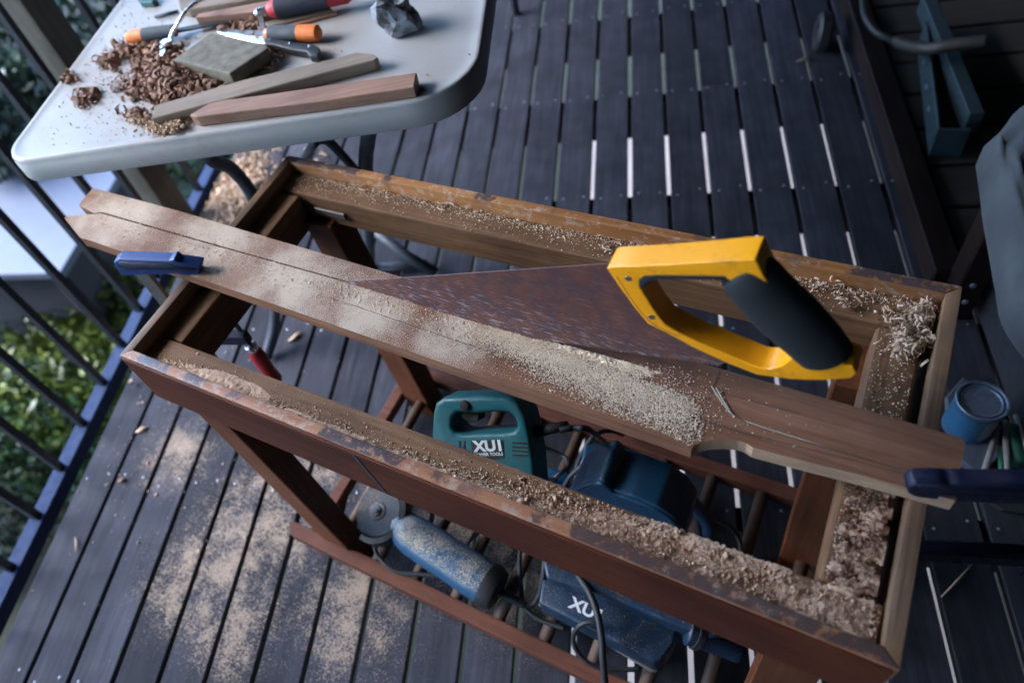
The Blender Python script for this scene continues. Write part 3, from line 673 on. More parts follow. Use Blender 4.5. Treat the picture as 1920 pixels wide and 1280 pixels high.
# knife
kn = thing('knife', P(500, 80, ZT), 'kitchen knife with a black three-rivet handle lying against the stone', 'knife')
prism('blade', T_([(406, 60), (430, 61), (478, 68), (497, 72), (496, 82), (470, 78), (430, 68)], .010), (0, 0, -.0015), M_CHROME, kn, .0003)
hb = prism('handle', T_([(494, 71), (512, 70), (545, 78), (585, 82), (598, 88), (600, 98), (596, 104), (580, 104), (574, 96), (545, 92), (512, 83), (495, 82)], .016), (0, 0, -.014), M_BLACK, kn, .003, 3, True)
for q in ((506, 74), (544, 81), (580, 87)): lathe('rivet', P(*q, ZT+.0162), (0, 0, 1), [(0, 0), (.0028, 0), (.0024, .0007), (0, .0009)], M_CHROME, kn, 12)
def handle_tool(name, a, b, prof, mat, grip, gripmat, blade, label, cat, za=.016, zb_=.016, grip_rng=(.15, .7), bl=None):
    """turned handle from a to b (picture spots), optional soft grip and a flat blade"""
    t = thing(name, P(*a, ZT), label, cat); A, Bq = P(*a, ZT+za), P(*b, ZT+zb_); L = (Bq-A).length; d = (Bq-A).normalized()
    lathe('handle', A, d, [(r, h*L) for r, h in prof], mat, t, 20)
    if grip: lathe('grip', A+d*L*grip_rng[0], d, [(r, h*L*(grip_rng[1]-grip_rng[0])) for r, h in grip], gripmat, t, 20)
    if blade:
        c, e, wd, th, m = blade; c, e = P(*c, ZT+.012), P(*e, ZT+.008); dd = (e-c).normalized(); n = Vector((-dd.y, dd.x, 0)).normalized()
        box('blade', c-n*wd/2, e-c, n*wd, (0, 0, -th), m, t, .0005)
    return t
handle_tool('chisel', (498, 64), (601, 62), [(0, 0), (.008, .0), (.0125, .12), (.013, .5), (.0145, .8), (.013, .95), (.007, 1), (0, 1.01)], M_ORANGE, [(0, 0), (.0130, .02), (.0138, .4), (.0142, .75), (.0138, .98), (0, 1)], M_GREYH, ((500, 64), (425, 60), .018, .002, M_STEEL), 'chisel with orange and grey handle lying beside the kitchen knife', 'chisel', grip_rng=(.08, .62))
handle_tool('file', (330, 57), (237, 72), [(0, 0), (.007, 0), (.010, .15), (.012, .5), (.013, .85), (.010, .97), (0, 1)], M_ORANGE, [(0, 0), (.0110, .02), (.0128, .5), (.0130, .8), (0, 1)], M_GREYH, ((332, 56), (480, 28), .013, .004, M_DARKST), 'dark file with an orange and grey handle half under the shavings', 'file', grip_rng=(.0, .8))
handle_tool('screwdriver', (502, 20), (660, -14), [(0, 0), (.0095, 0), (.0155, .06), (.0165, .5), (.0165, .93), (.010, 1), (0, 1.01)], M_RED, [(0, 0), (.0162, .02), (.0172, .5), (.0172, .95), (0, 1)], M_NAVYH, ((488, 30), (494, 62), .010, .003, M_STEEL), 'fat navy handle with red ends and a chrome collar on the thin strip', 'screwdriver', za=.028, zb_=.028, grip_rng=(.09, .75))
lathe('collar', P(478, 26, ZT+.028), (P(502, 20, ZT+.028)-P(478, 26, ZT+.028)), [(0, 0), (.004, 0), (.006, .004), (.008, .006), (.0085, .016), (.0075, .02), (0, .02)], M_CHROME, bpy.data.objects['screwdriver'], 16)
hk = thing('steel_hook', P(305, 100, ZT), 'bright bent steel rod with a hooked end standing in the shavings', 'hook tool')
tube('rod', smoothpath([P(318, 74, ZT+.012), P(330, 50, ZT+.030), P(352, 18, ZT+.045), P(375, 2, ZT+.045), P(398, -8, ZT+.04)]), [.0028+.0012*abs(math.sin(i*.5)) for i in range(25)], M_CHROME, hk, 10)
prism('hook_end', T_([(299, 80), (306, 73), (320, 70), (322, 76), (309, 82), (310, 96), (304, 106), (300, 104)], .016), (0, 0, -.006), M_CHROME, hk, .0012, 2)
pc = tube('drill_bit', [P(291, 32, ZT+.004), P(334, 22, ZT+.004)], .0035, M_DARKST); tag(pc, 'thin dark drill bit lying at the back left of the table', 'drill bit')
o = slab_obj('plastic_lid', [(258, 0), (262, 5), (285, 4), (292, -6), (262, -12)], .012, plastic('teal_lid', (.02, .10, .11), .4), 'small dark teal piece at the very back of the table', 'plastic piece')
# rock
bm = bmesh.new(); bmesh.ops.create_icosphere(bm, subdivisions=3, radius=1)
rc = P(745, 35, ZT+.022)
for v in bm.verts:
    d = v.co.normalized(); n = mnoise.noise(d*1.3+Vector((3, 1, 5)))*.45+mnoise.noise(d*3)*.12
    k = max(abs(d.x+.3*d.z), abs(d.y-.25*d.x), abs(d.z+.2*d.y))
    v.co = d*(1/(.55+.55*k))*(1+n)
    v.co = Vector((v.co.x*.034, v.co.y*.030, max(v.co.z*.034, -.020)))+rc
tag(esplit(link('rock', bm_me(bm), M_ROCK), 22), 'jagged dark rock with one pale face near the table corner', 'rock')

# ================================================================ SHAVINGS, SAWDUST
def bez_scatter(n, L, sx):
    """n points gaussian about picture spots (px, py, sigma_px, weight)"""
    wts = np.array([l[3] for l in L], float); wts /= wts.sum(); idx = RNG.choice(len(L), n, p=wts)
    a = np.array([l[:3] for l in L], float)[idx]; return a[:, :2]+RNG.normal(size=(n, 2))*a[:, 2:3]*np.array([1, sx])
def toplane(pts, z):
    z = np.broadcast_to(np.asarray(z, float), (len(pts),))
    r = np.array(R2)[None]*(pts[:, :1]-CX)-np.array(U2)[None]*(pts[:, 1:2]-CY)+np.array(F2)[None]*FPX
    t = (z-CAMLOC.z)/r[:, 2]; return np.array(CAMLOC)[None]+r*t[:, None]
def curls(name, pos, size, mat, variants=5, wd=1.0, kind='stuff', parent=None):
    mes = []
    for k in range(variants):
        v, f = curl_base(random.uniform(.5, 1.6), wd*random.uniform(.5, 1.2), 1, random.uniform(.2, .6), 9)
        sel = np.arange(len(pos)) % variants == k
        mes.append((v, f, mats_of(pos[sel], np.asarray(size)[sel], aniso=(.8, 1.2))))
    V = []; F = []; o = 0
    for v, f, m in mes:
        VV = np.einsum('iab,nb->ina', m[:, :, :3], v)+m[:, None, :, 3]; n = len(v)
        V.append(VV.reshape(-1, 3)); F.append((np.array(f)[None]+(np.arange(len(m))*n)[:, None, None]).reshape(-1, 4)+o); o += len(m)*n
    V = np.concatenate(V); F = np.concatenate(F)
    me = bpy.data.meshes.new(name); me.vertices.add(len(V)); me.vertices.foreach_set('co', V.reshape(-1)); me.loops.add(len(F)*4)
    me.loops.foreach_set('vertex_index', F.reshape(-1).astype(np.int32)); me.polygons.add(len(F)); me.polygons.foreach_set('loop_start', np.arange(len(F), dtype=np.int32)*4); me.update(calc_edges=True)
    return link(name, me, mat, parent, kind=kind)
def grains(name, pos, size, mat, parent=None, flat=False):
    me = inst_mesh(name, OCT_V, OCT_F, mats_of(pos, size, flat)); return link(name, me, mat, parent, kind='stuff')
heapL = [(300, 120, 26, 5), (340, 150, 24, 5), (270, 160, 22, 3), (380, 160, 18, 3), (260, 90, 18, 2), (310, 180, 14, 2), (200, 115, 9, 1.0), (225, 100, 8, .5), (160, 185, 9, .8), (175, 172, 6, .4), (460, 48, 18, 1.2), (500, 110, 14, .8), (130, 145, 8, .3), (255, 215, 10, .8)]
q = bez_scatter(2600, heapL, .62); hgt = np.clip(1-np.hypot((q[:, 0]-320)/90, (q[:, 1]-140)/60), 0, 1)*.022
pos = toplane(q, ZT+.004+RNG.random(len(q))*hgt); 
ok = (q[:, 1] < 240) & (q[:, 0] > 60)
o = curls('shavings_heap', pos[ok], RNG.gamma(4, .0013, ok.sum())+.0014, M_SHAV, wd=.42); tag(o, 'heap of dark brown curled wood shavings on the white table', 'wood shavings')
q = bez_scatter(900, [(262, 214, 10, 2), (300, 238, 14, 3), (325, 232, 10, 2), (255, 225, 8, 1)], .45)
o = curls('shavings', toplane(q, ZT+.003+RNG.random(900)*.006), RNG.uniform(.0015, .0035, 900), M_SHAVL); tag(o, 'pale shavings spilling round the ends of the two battens', 'wood shavings')
q = np.column_stack([np.concatenate([RNG.uniform(40, 880, 500), RNG.normal(250, 90, 1100)]), np.concatenate([RNG.uniform(0, 290, 500), RNG.normal(150, 60, 1100)])]); nq = len(q)
ok = (q[:, 1] < 284-(q[:, 0]-70)*.15) & (q[:, 0] > 60+(280-q[:, 1])*.62) & ((q[:, 0] < 440) | (RNG.random(nq) < .18))
o = grains('table_crumbs', toplane(q[ok], ZT+.0008), RNG.uniform(.0006, .0017, ok.sum()), M_SHAV); tag(o, 'small dark wood crumbs scattered over the white table', 'wood crumbs')

def heightfield(name, o, ax, ay, nx, ny, fn, mat, label=None, cat=None, parent=None):
    """surface over o + s*ax + t*ay; fn(s, t) gives the height, negative where there is nothing"""
    bm = bmesh.new(); g = {}
    H_ = [[fn(i/nx, j/ny, i, j) for j in range(ny+1)] for i in range(nx+1)]
    def vert(i, j):
        if (i, j) not in g: g[(i, j)] = bm.verts.new(o+ax*(i/nx)+ay*(j/ny)+Vector((0, 0, H_[i][j])))
        return g[(i, j)]
    for i in range(nx):
        for j in range(ny):
            if max(H_[i][j], H_[i+1][j], H_[i+1][j+1], H_[i][j+1]) > .0002: bm.faces.new((vert(i, j), vert(i+1, j), vert(i+1, j+1), vert(i, j+1)))
    ob = link(name, bm_me(bm), mat, parent, True, kind='stuff'); return tag(ob, label, cat)
def nz(x, y, z=0): return mnoise.noise(Vector((x, y, z)))
# ridge of dust on the front rail
def fr(s, t, i, j):
    u = .03+s*.885; v = t*.042
    a1 = math.exp(-((u-.17)/.09)**2)*.9; a2 = .42 if .24 < u < .62 else 0; a3 = max(0, min(1, (u-.60)/.10))*1.0
    wd = .016+.006*nz(u*22, 3)+(.026*max(0, min(1, (u-.60)/.12)) if u > .6 else 0)+.008*math.exp(-((u-.17)/.08)**2)
    if .24 < u < .6: wd *= .62
    off = .002; amp = max(a1, a2, a3)
    prof_ = 1-((v-off)/wd)**2 if v > off else 1
    h = amp*.0085*prof_*(.7+.75*nz(u*38, v*45)+.22*nz(u*160, v*160, 2))-.0009+.0007*nz(u*380, v*380, 7)
    return max(-.0008, min(h, .018))
heightfield('sawdust_ridge', B(.03, T+.001, zb), E*.885, N*.042, 920, 44, fr, M_DUSTP, 'ridge of coarse pink sawdust along the inside of the front edge', 'sawdust')
def cr(s, t, i, j):
    u = t*.042; v = s
    h = .0042*(.25+nz(s*14, t*2.2, 4)+.35*nz(s*50, t*9))*(1 if t > .25 else t*4)+.0007*nz(s*200, t*40, 7)-.0006
    return max(-.0008, h)
heightfield('sawdust_layer', B(LB-T-BW-.004, .052, zb), N*.19, E*.042, 150, 34, cr, M_DUSTP, 'dark clumped sawdust on the right-hand rail in front of the plank', 'sawdust')
# mound against the blade
ka = P(860, 596, ZP); kb = P(1300, 712, ZP); kd = (kb-ka); kl = kd.length; kd.normalize(); kn_ = Vector((kd.y, -kd.x, 0))
def mo(s, t, i, j):
    e = max(0, math.sin(math.pi*min(1, s*1.0)))**1.3; h = .0042*e*max(0, 1-t*(1.15-.25*nz(s*9, 3)))**1.2*(1+.5*nz(s*22, t*5)+.3*nz(s*70, t*16))-.0012+.0010*nz(s*220, t*30)+.0006*nz(s*420, t*60, 4)
    return max(-.0004, h)
heightfield('sawdust_mound', ka+kn_*.0005, kd*kl, kn_*.034, 420, 50, mo, M_DUST, 'soft mound of fresh pale sawdust lying against the saw blade', 'sawdust')
# grains: on the plank
NG = 21000; t = RNG.beta(1.6, 1.5, NG); c = np.column_stack([870+t*440, 602+t*150]); c += np.abs(RNG.normal(size=(NG, 1)))*np.array([[.10, 1.0]])*(13+40*t[:, None])+RNG.normal(size=(NG, 2))*6
q1 = c
t = RNG.random(3600); q2 = np.column_stack([200+t*760, 410+t*225]); q2 += RNG.normal(size=(3600, 2))*np.array([30, 19])
q3 = bez_scatter(2200, [(1280, 770, 45, 2), (1200, 720, 60, 2), (1050, 700, 70, 2), (900, 680, 60, 1), (1400, 800, 90, .25), (1250, 690, 60, .6)], .6)
q = np.concatenate([q1, q2, q3]); pos = toplane(q, ZP+.0006)
def inpoly(q, poly):
    poly = np.array(poly, float); x, y = q[:, 0], q[:, 1]; r = np.zeros(len(q), bool); j = len(poly)-1
    for i in range(len(poly)):
        xi, yi, xj, yj = *poly[i], *poly[j]; c = ((yi > y) != (yj > y)) & (x < (xj-xi)*(y-yi)/(yj-yi+1e-9)+xi); r ^= c; j = i
    return r
OUTP = [(180, 358), (330, 398), (745, 521), (985, 590), (986, 634), (1180, 676), (1340, 695), (1629, 774), (1796, 822), (1785, 925), (1600, 880), (1430, 838), (1380, 820), (1320, 822), (1290, 836), (1240, 810), (900, 695), (600, 594), (400, 525), (160, 444), (124, 409), (186, 401)]
ok = inpoly(q, OUTP); pos = pos[ok]; sz = RNG.gamma(4, .00010, ok.sum())+.00018
z_add = np.zeros(len(pos)); rel = (pos-np.array(ka)); s_ = rel@np.array(kd)/kl; t_ = rel@np.array(kn_)/.034
m = (s_ > 0) & (s_ < 1) & (t_ > 0) & (t_ < 1); z_add[m] = .0042*np.sin(np.pi*s_[m])**1.3*np.maximum(0, 1-t_[m]*1.1)**1.3; pos[:, 2] += z_add
o = grains('sawdust_grains', pos, sz, M_GRAIN); tag(o, 'pale grains of fresh sawdust sprinkled along the plank', 'sawdust')
# grains and lumps on the bench rails
pu = RNG.uniform(.04, .9, 6500); pv = T+.002+np.abs(RNG.normal(0, .012, 6500)); ok = (pv < T+BW-.006) & (RNG.random(6500) < .35+.65*(pu > .5)); 
b0 = np.array(B(0, 0, zb)); bE, bN = np.array(E), np.array(N)
pos = b0+pu[ok, None]*bE+pv[ok, None]*bN; pos[:, 2] += .0006+RNG.random(ok.sum())*.006*np.exp(-((pv[ok]-T)/.012)**2)
pu2 = RNG.uniform(.03, .9, 3000); pv2 = WB-T-RNG.gamma(1.4, .009, 3000); ok2 = pv2 > WB-T-BW+.006
p2 = b0+pu2[ok2, None]*bE+pv2[ok2, None]*bN; p2[:, 2] += .0006
p3 = b0+RNG.uniform(LB-T-BW-.004, LB-T-.012, 600)[:, None]*bE+RNG.uniform(.06, .37, 600)[:, None]*bN; p3[:, 2] += .001
pos = np.concatenate([pos, p2, p3]); o = grains('rail_sawdust', pos, RNG.gamma(3, .00016, len(pos))+.0003, M_GRAIN); tag(o, 'coarse grains of sawdust lying on the rails of the frame', 'sawdust')
n = 7000; pu = RNG.uniform(.58, .92, n); pv = T+.002+RNG.random(n)**1.3*(BW-.01); pos = b0+pu[:, None]*bE+pv[:, None]*bN; pos[:, 2] += .001+.0075*np.clip(1-((pv-T)/.04)**2, 0, 1)*np.clip((pu-.58)/.1, 0, 1)*RNG.uniform(.5, 1.1, n)
o = grains('coarse_sawdust', pos, RNG.gamma(1.3, .00030, n)+.0002, M_DUSTP); tag(o, 'crumbly pink sawdust filling the right half of the front rail', 'sawdust')
n = 120; pu = RNG.uniform(.62, .92, n); pv = T+.003+RNG.random(n)*(BW-.014); pos = b0+pu[:, None]*bE+pv[:, None]*bN; pos[:, 2] += .004+.0045*RNG.random(n)
o = curls('front_shavings', pos, RNG.uniform(.0012, .0032, n), M_SHAVL, wd=.4); tag(o, 'small curls mixed in the sawdust on the front rail', 'wood shavings')
n = 2600; pu = RNG.uniform(LB-T-BW-.003, LB-T-.012, n); pv = .055+RNG.random(n)*.18; pos = b0+pu[:, None]*bE+pv[:, None]*bN; pos[:, 2] += .001+.003*RNG.random(n)
o = grains('dark_sawdust', pos, RNG.gamma(1.8, .00030, n)+.0002, M_SHAV); tag(o, 'dark crumbs of sawdust on the right rail in front of the plank', 'sawdust')
n = 160; pu = RNG.normal(.72, .07, n); pv = T+.004+np.abs(RNG.normal(0, .014, n)); pv = np.minimum(pv, T+BW-.008); pos = b0+pu[:, None]*bE+pv[:, None]*bN; pos[:, 2] += .003
o = grains('sawdust_lumps', pos, RNG.gamma(3, .0006, n)+.0006, M_DUSTP); tag(o, 'small lumps of sawdust on the front rail near the right end', 'sawdust')
# curls in the back right corner
q = bez_scatter(420, [(1720, 600, 16, 3), (1735, 575, 14, 2), (1700, 640, 14, 3), (1745, 640, 10, 1), (1750, 680, 7, .5), (1665, 590, 22, .8), (1560, 560, 30, .6), (1600, 548, 30, .5)], .9)
pos = toplane(q, zb+.003+RNG.random(420)*.010); rel = (pos-b0); uu = rel@bE; vv = rel@bN; ok = (uu < LB-T-.003) & (vv < WB-T-.002) & ((uu > LB-T-BW-.006) | (vv > WB-T-BW+.006))
o = curls('corner_shavings', pos[ok], RNG.uniform(.003, .0075, ok.sum()), M_SHAVL, wd=.28); tag(o, 'tangle of pale curled shavings in the back right corner of the frame', 'wood shavings')
n = 200; pu = RNG.uniform(.03, .9, n); pv = WB-T-.003-RNG.gamma(1.2, .004, n); pos = b0+pu[:, None]*bE+pv[:, None]*bN; pos[:, 2] += .0025
o = curls('edge_shavings', pos, RNG.uniform(.0012, .0034, n), M_SHAVL, wd=.3); tag(o, 'little curls of shaving caught along the back edge of the frame', 'wood shavings')
for i, (x, y, lb) in enumerate([(690, 352, 'single large curled shaving on the back rail, nearest the left corner'), (838, 388, 'small clump of curled shaving on the middle of the back rail'), (1150, 462, 'loose curled shaving on the back rail just left of the saw handle')]):
    c = P(x, y, zb+.004); pts = [c+Vector((math.cos(a)*.010*(1+.1*a), math.sin(a)*.007*(1+.05*a), .0006*a)) for a in np.linspace(0, 4.8, 18)]
    o = tube('curled_shaving', pts, .0011, M_SHAVL, None, 5); tag(o, lb, 'wood shaving')
# heap of shavings on the deck behind the table leg
q = bez_scatter(3200, [(425, 385, 24, 4), (440, 350, 18, 2), (405, 410, 22, 3), (470, 330, 14, 1), (480, 310, 20, .6), (265, 660, 16, .3), (345, 440, 20, .8), (590, 300, 22, .15)], 1.2)
pos = toplane(q, .003+RNG.random(3200)*.018); ok = pos[:, 0] > .005
o = curls('deck_shavings', pos[ok], RNG.uniform(.003, .008, ok.sum()), M_SHAVL); tag(o, 'spilled heap of pinkish shavings on the deck under the table', 'wood shavings')
q = np.column_stack([RNG.uniform(60, 700, 900), RNG.uniform(640, 1270, 900)]); pr = np.exp(-np.hypot((q[:, 0]-300)/200, (q[:, 1]-820)/220)**2); ok = RNG.random(900) < pr
pos = toplane(q[ok], .0015); ok2 = pos[:, 0] > .01; pos = pos[ok2]
o = grains('deck_chips', pos, RNG.gamma(2.0, .0006, len(pos))+.0005, M_SHAVL, flat=True); tag(o, 'crumbs and chips of wood strewn over the deck boards', 'wood chips')
for i, (x, y, x2, y2, r, lb) in enumerate([(541, 640, 566, 622, .006, 'flat pale splinter on the deck just right of the red clamp handle'), (255, 810, 277, 800, .006, 'brown splinter of wood on the gap between two deck boards'), (141, 1007, 142, 1033, .0022, 'thin pale splinter standing out on the second deck board'), (1765, 1118, 1824, 1055, .002, 'thin pale stick on the dark deck right of the frame'), (222, 902, 236, 897, .006, 'small dark curl of wood by the row of screws'), (1494, 116, 1522, 106, .004, 'dead brown twig on the deck near the rubber wheel')]):
    a, b = P(x, y, .004), P(x2, y2, .004); m = (a+b)/2+Vector((.002, .001, .001))
    o = tube('wood_splinter', [a, m, b], [r*.4, r, r*.3], M_SHAVL if 'dark' not in lb[:12] and 'dead' not in lb else M_SHAV, None, 6); tag(o, lb, 'splinter')
o = prism('wooden_offcut', [P(1779, 513, .02), P(1787, 505, .02), P(1832, 537, .02), P(1824, 546, .02)], (0, 0, -.019), M_STICK, None, .001); tag(o, 'short brown offcut on the dark deck behind the right corner of the frame', 'wooden offcut')

# ================================================================ POWER TOOLS on the dowel shelf
VJ = .135
NJ = (N*.72-Vector((0, 0, 1))*.69).normalized(); OJ = PV(905, 905, .085)
jig = thing('jigsaw', B(.55, VJ, ZR), 'teal corded jigsaw with a loop handle and a black sticker on its side', 'jigsaw')
JH = .024
def SJ(px, py, off=0.0): return PU(px, py, OJ-NJ*JH, NJ)+NJ*JH
JO = [(807, 850), (811, 775), (816, 756), (830, 746), (900, 743), (948, 744), (968, 754), (984, 778), (992, 812), (1000, 860), (1006, 930), (960, 960), (870, 960), (815, 930)]
JI = [(846, 800), (847, 782), (856, 774), (890, 776), (930, 773), (952, 773), (962, 781), (968, 794), (968, 802), (963, 810), (940, 812), (900, 813), (868, 815), (852, 812)]
ring('body', JO, JI, M_TEAL, JH, .008, 4, SJ, NJ, jig)
def plate(name, L, SFn, n, off, th, mat, par, bev=.0005):
    pts = [SFn(x, y)-n*off for x, y in L]
    return link(name, bm_me(prism_bm(pts, n*th, bev)), mat, par)
plate('trigger', [(853, 776), (890, 779), (888, 795), (872, 797), (856, 789)], SJ, NJ, .010, .020, M_BLACK, jig, .001)
lathe('lock_button', SJ(872, 759)-NJ*.0235, -NJ, [(0, 0), (.0065, 0), (.006, .004), (0, .005)], M_BLACK, jig, 16)
for k in range(4):
    y = 828+k*7.6; plate('vent_slot', [(960, y), (990, y+1.5), (991, y+4.5), (961, y+3)], SJ, NJ, .0246, .002, M_BLACK, jig, .0002)
for k in range(2):
    x = 860+k*9; plate('vent_slot', [(x, 826), (x+4, 826), (x+4, 842), (x, 841)], SJ, NJ, .0246, .002, M_BLACK, jig, .0002)
plate('sticker', [(883, 826), (943, 825), (945, 858), (928, 861), (886, 851)], SJ, NJ, .0249, .0008, M_BLACK, jig, .0001)
M_WHT = plastic('white_print', (.75, .77, .8), .5, dirt=.15)
def text(s_, O, ex, ey, n, size, mat, par, bold=.0, sx=1.0, spacing=1.0):
    c = bpy.data.curves.new('t', 'FONT'); c.body = s_; c.size = 1; c.align_x = 'CENTER'; c.align_y = 'CENTER'; c.offset = bold; c.extrude = .01; c.space_character = spacing
    to = bpy.data.objects.new('t', c); COL.objects.link(to); dg = bpy.context.evaluated_depsgraph_get(); me = bpy.data.meshes.new_from_object(to.evaluated_get(dg)); bpy.data.objects.remove(to)
    ex = ex.normalized(); ey = (ey-ex*ey.dot(ex)).normalized(); m = Matrix((ex*size*sx, ey*size, ex.cross(ey)*size*.3)).transposed().to_4x4(); m.translation = O; me.transform(m)
    return link('lettering', me, mat, par)
jx = SJ(941, 836)-SJ(890, 838); jy = SJ(915, 828)-SJ(916, 850)
text('XU1', SJ(917, 836)-NJ*.0254, jx, jy, -NJ, .0190, M_WHT, jig, .045, 1.15)
text('POWER TOOLS', SJ(917, 851)-NJ*.0254, jx, jy, -NJ, .0056, M_WHT, jig, .03, 1.05)
jb0, jb1 = SJ(812, 930), SJ(1008, 934); prism('sole_plate', [jb0-NJ*.04, jb1-NJ*.04, jb1+NJ*.05, jb0+NJ*.05], (jb1-jb0).cross(NJ).normalized()*.003, M_STEEL, jig, .0005)
tube('cord_sleeve', [SJ(992, 818), SJ(1020, 813), SJ(1052, 807)], [.0085, .007, .006], M_BLACK, jig, 12)
def cord(name, L, r, lb, mat=None):
    o = tube(name, smoothpath([P(x, y, z) for x, y, z in L], 7), r, mat or M_CORD, None, 8); return tag(o, lb, 'power cord')
zj = SJ(1052, 807).z
cord('power_cord', [(1050, 807, zj), (1075, 802, zj), (1105, 806, zj-.02), (1130, 825, .16), (1150, 842, .09)], .0042, 'black cord leaving the jigsaw and running behind the circular saw')
cord('power_cord', [(1000, 832, .14), (1030, 842, .12), (1058, 856, .11), (1066, 872, .12), (1052, 885, .13), (1038, 898, .12), (1030, 910, .08)], .0042, 'grey-black cord curling between the jigsaw and the circular saw')
cord('power_cord', [(1056, 918, .15), (1066, 897, .17), (1085, 878, .19), (1110, 863, .21), (1150, 854, .215), (1195, 858, .205), (1240, 878, .19), (1275, 912, .17), (1300, 950, .14), (1312, 1000, .09), (1316, 1040, .07)], .0042, 'black cord looped over the blue circular saw')
cord('power_cord', [(1080, 900, .12), (1083, 870, .13), (1098, 838, .16), (1120, 812, .17), (1150, 808, .14), (1168, 815, .08)], .0042, 'black cord rising behind the left side of the circular saw')
# circular saw
cs = thing('circular_saw', B(.70, .24, ZR), 'blue circular saw with a curved blade guard on the dowel shelf', 'circular saw')
SC_ = plane_fn(B(0, .165, 0), N)
gripseg('blade_guard', [(1072, 925), (1075, 902), (1088, 880), (1108, 866), (1140, 860), (1150, 864), (1158, 878), (1200, 890), (1245, 908), (1278, 930), (1296, 955), (1292, 985), (1240, 1000), (1150, 990), (1090, 960)], .030, M_BLUE, .008, SC_, N, cs)
tube('guard_highlight', smoothpath([SC_(x, y)-N*.030 for x, y in [(1076, 922), (1080, 902), (1094, 884), (1112, 871), (1140, 866), (1154, 874), (1166, 884), (1200, 896), (1244, 914), (1276, 936), (1290, 960)]], 5), .004, M_BLUE, cs, 8)  # tube added in place of the highlight along the guard arc
plate('guard_opening', [(1092, 930), (1102, 915), (1122, 908), (1145, 906), (1180, 916), (1225, 938), (1250, 965), (1230, 990), (1150, 985)], SC_, N, .0312, .003, M_NAVY, cs, .001)
lathe('saw_disc', SC_(1175, 985)-N*.034, -N, [(0, 0), (.062, 0), (.062, .0015), (0, .0015)], M_DARKST, cs, 48)
prism('motor_housing', [P(x, y, .235) for x, y in [(1095, 834), (1108, 831), (1145, 836), (1160, 848), (1157, 866), (1128, 870), (1088, 868)]], (0, 0, -.13), M_BLUE, cs, .007, 3, True)
prism('motor_housing', [P(x, y, .21) for x, y in [(1168, 841), (1176, 838), (1262, 871), (1264, 900), (1255, 906), (1162, 868)]], (0, 0, -.12), M_NAVY, cs, .006, 3, True)
tube('rear_handle', smoothpath([P(1250, 900, .19), P(1290, 935, .17), P(1325, 975, .12), P(1330, 1000, .09)]), .012, M_NAVY, cs, 12)
o = prism('plug', [P(x, y, .11) for x, y in [(1020, 882), (1030, 876), (1062, 880), (1068, 892), (1055, 912), (1015, 900)]], (0, 0, -.04), M_BLUE, None, .004, 2, True); tag(o, 'small blue plastic fitting between the jigsaw and the circular saw', 'plastic fitting')
for k in range(5):
    a = P(1178+k*14, 848+k*5, .2108); prism('vent_slot', [a, a+E*.0035, a+E*.0035-N*.022, a-N*.022], (0, 0, -.0006), M_BLACK, cs, 0)
# grinder
ga, gb = P(772, 1001, .108), P(925, 1102, .092); gd = (gb-ga).normalized(); gl = (gb-ga).length
gr = thing('angle_grinder', P(830, 1050, ZR), 'dusty blue angle grinder with a grey disc in a black guard', 'angle grinder')
lathe('body', ga, gd, [(0, -.010), (.028, -.010), (.034, -.004), (.036, .01), (.037, .05), (.036, gl*.5), (.037, gl-.04), (.036, gl-.02), (.034, gl-.006), (0, gl-.005)], M_BLUED, gr, 32)
lathe('end_cap', ga, gd, [(0, gl-.022), (.0385, gl-.014), (.0385, gl), (.034, gl+.010), (0, gl+.012)], M_BLACK, gr, 32)
dc = P(709, 958, .125); cd = (CAMLOC-dc).normalized(); gn = (cd-gd*cd.dot(gd)*.8+Vector((-.25, 0, .1))).normalized()
lathe('grinding_disc', dc, gn, [(0, -.003), (.045, -.003), (.046, 0), (.045, .002), (.012, .002), (0, .002)], wood('disc_abrasive', (.06, .065, .08), (.11, .11, .12), 0, 90, 1, .9, dust=.45, bump=.5), gr, 48)
lathe('disc_nut', dc+gn*.002, gn, [(.017, 0), (.016, .002), (.010, .0025), (.008, .006), (.0045, .006), (.004, .009), (0, .009)], M_DARKST, gr, 24)
gx = (gd-gn*gd.dot(gn)).normalized(); gy = gn.cross(gx)
for k in range(4):
    a = k*math.pi/2+.4; lathe('pin_hole', dc+gn*.0041+(gx*math.cos(a)+gy*math.sin(a))*.0125, gn, [(0, 0), (.0017, 0), (.0017, .0004), (0, .0004)], M_BLACK, gr, 10)
bm = bmesh.new(); rows = []
for k in range(33):
    a = -math.pi*.52+math.pi*1.04*k/32; d_ = gx*math.cos(a)+gy*math.sin(a)
    rows.append([bm.verts.new(dc+d_*r_+gn*h_) for r_, h_ in ((.02, -.024), (.056, -.024), (.060, -.018), (.058, .004), (.0485, .006), (.0485, -.013), (.02, -.013))])
for A, Q in zip(rows, rows[1:]):
    for i in range(7): bm.faces.new((A[i], A[(i+1) % 7], Q[(i+1) % 7], Q[i]))
bm.faces.new(rows[0]); bm.faces.new(rows[-1][::-1])
esplit(link('disc_guard', bm_me(bm), M_BLACK, gr), 40)
lathe('gear_head', dc-gn*.006, -gn+gd*.4, [(0, 0), (.022, 0), (.024, .01), (.024, .03), (.015, .04), (0, .042)], M_BLACK, gr, 24)
tube('gear_neck', smoothpath([dc-gn*.026, dc-gn*.026+gd*.03, ga-gd*.002, ga+gd*.012], 5), [.022, .024, .026, .027, .028, .029, .030, .031, .032, .033, .034, .035, .0355, .036, .036, .036], M_BLUED, gr, 28)
sw = P(840, 1085, .085); box('side_switch', ga+gd*.11-gn.cross(gd)*.034-gn*.01, gd*.035, gn*.012, gn.cross(gd)*.004, M_BLUE, gr, .001)
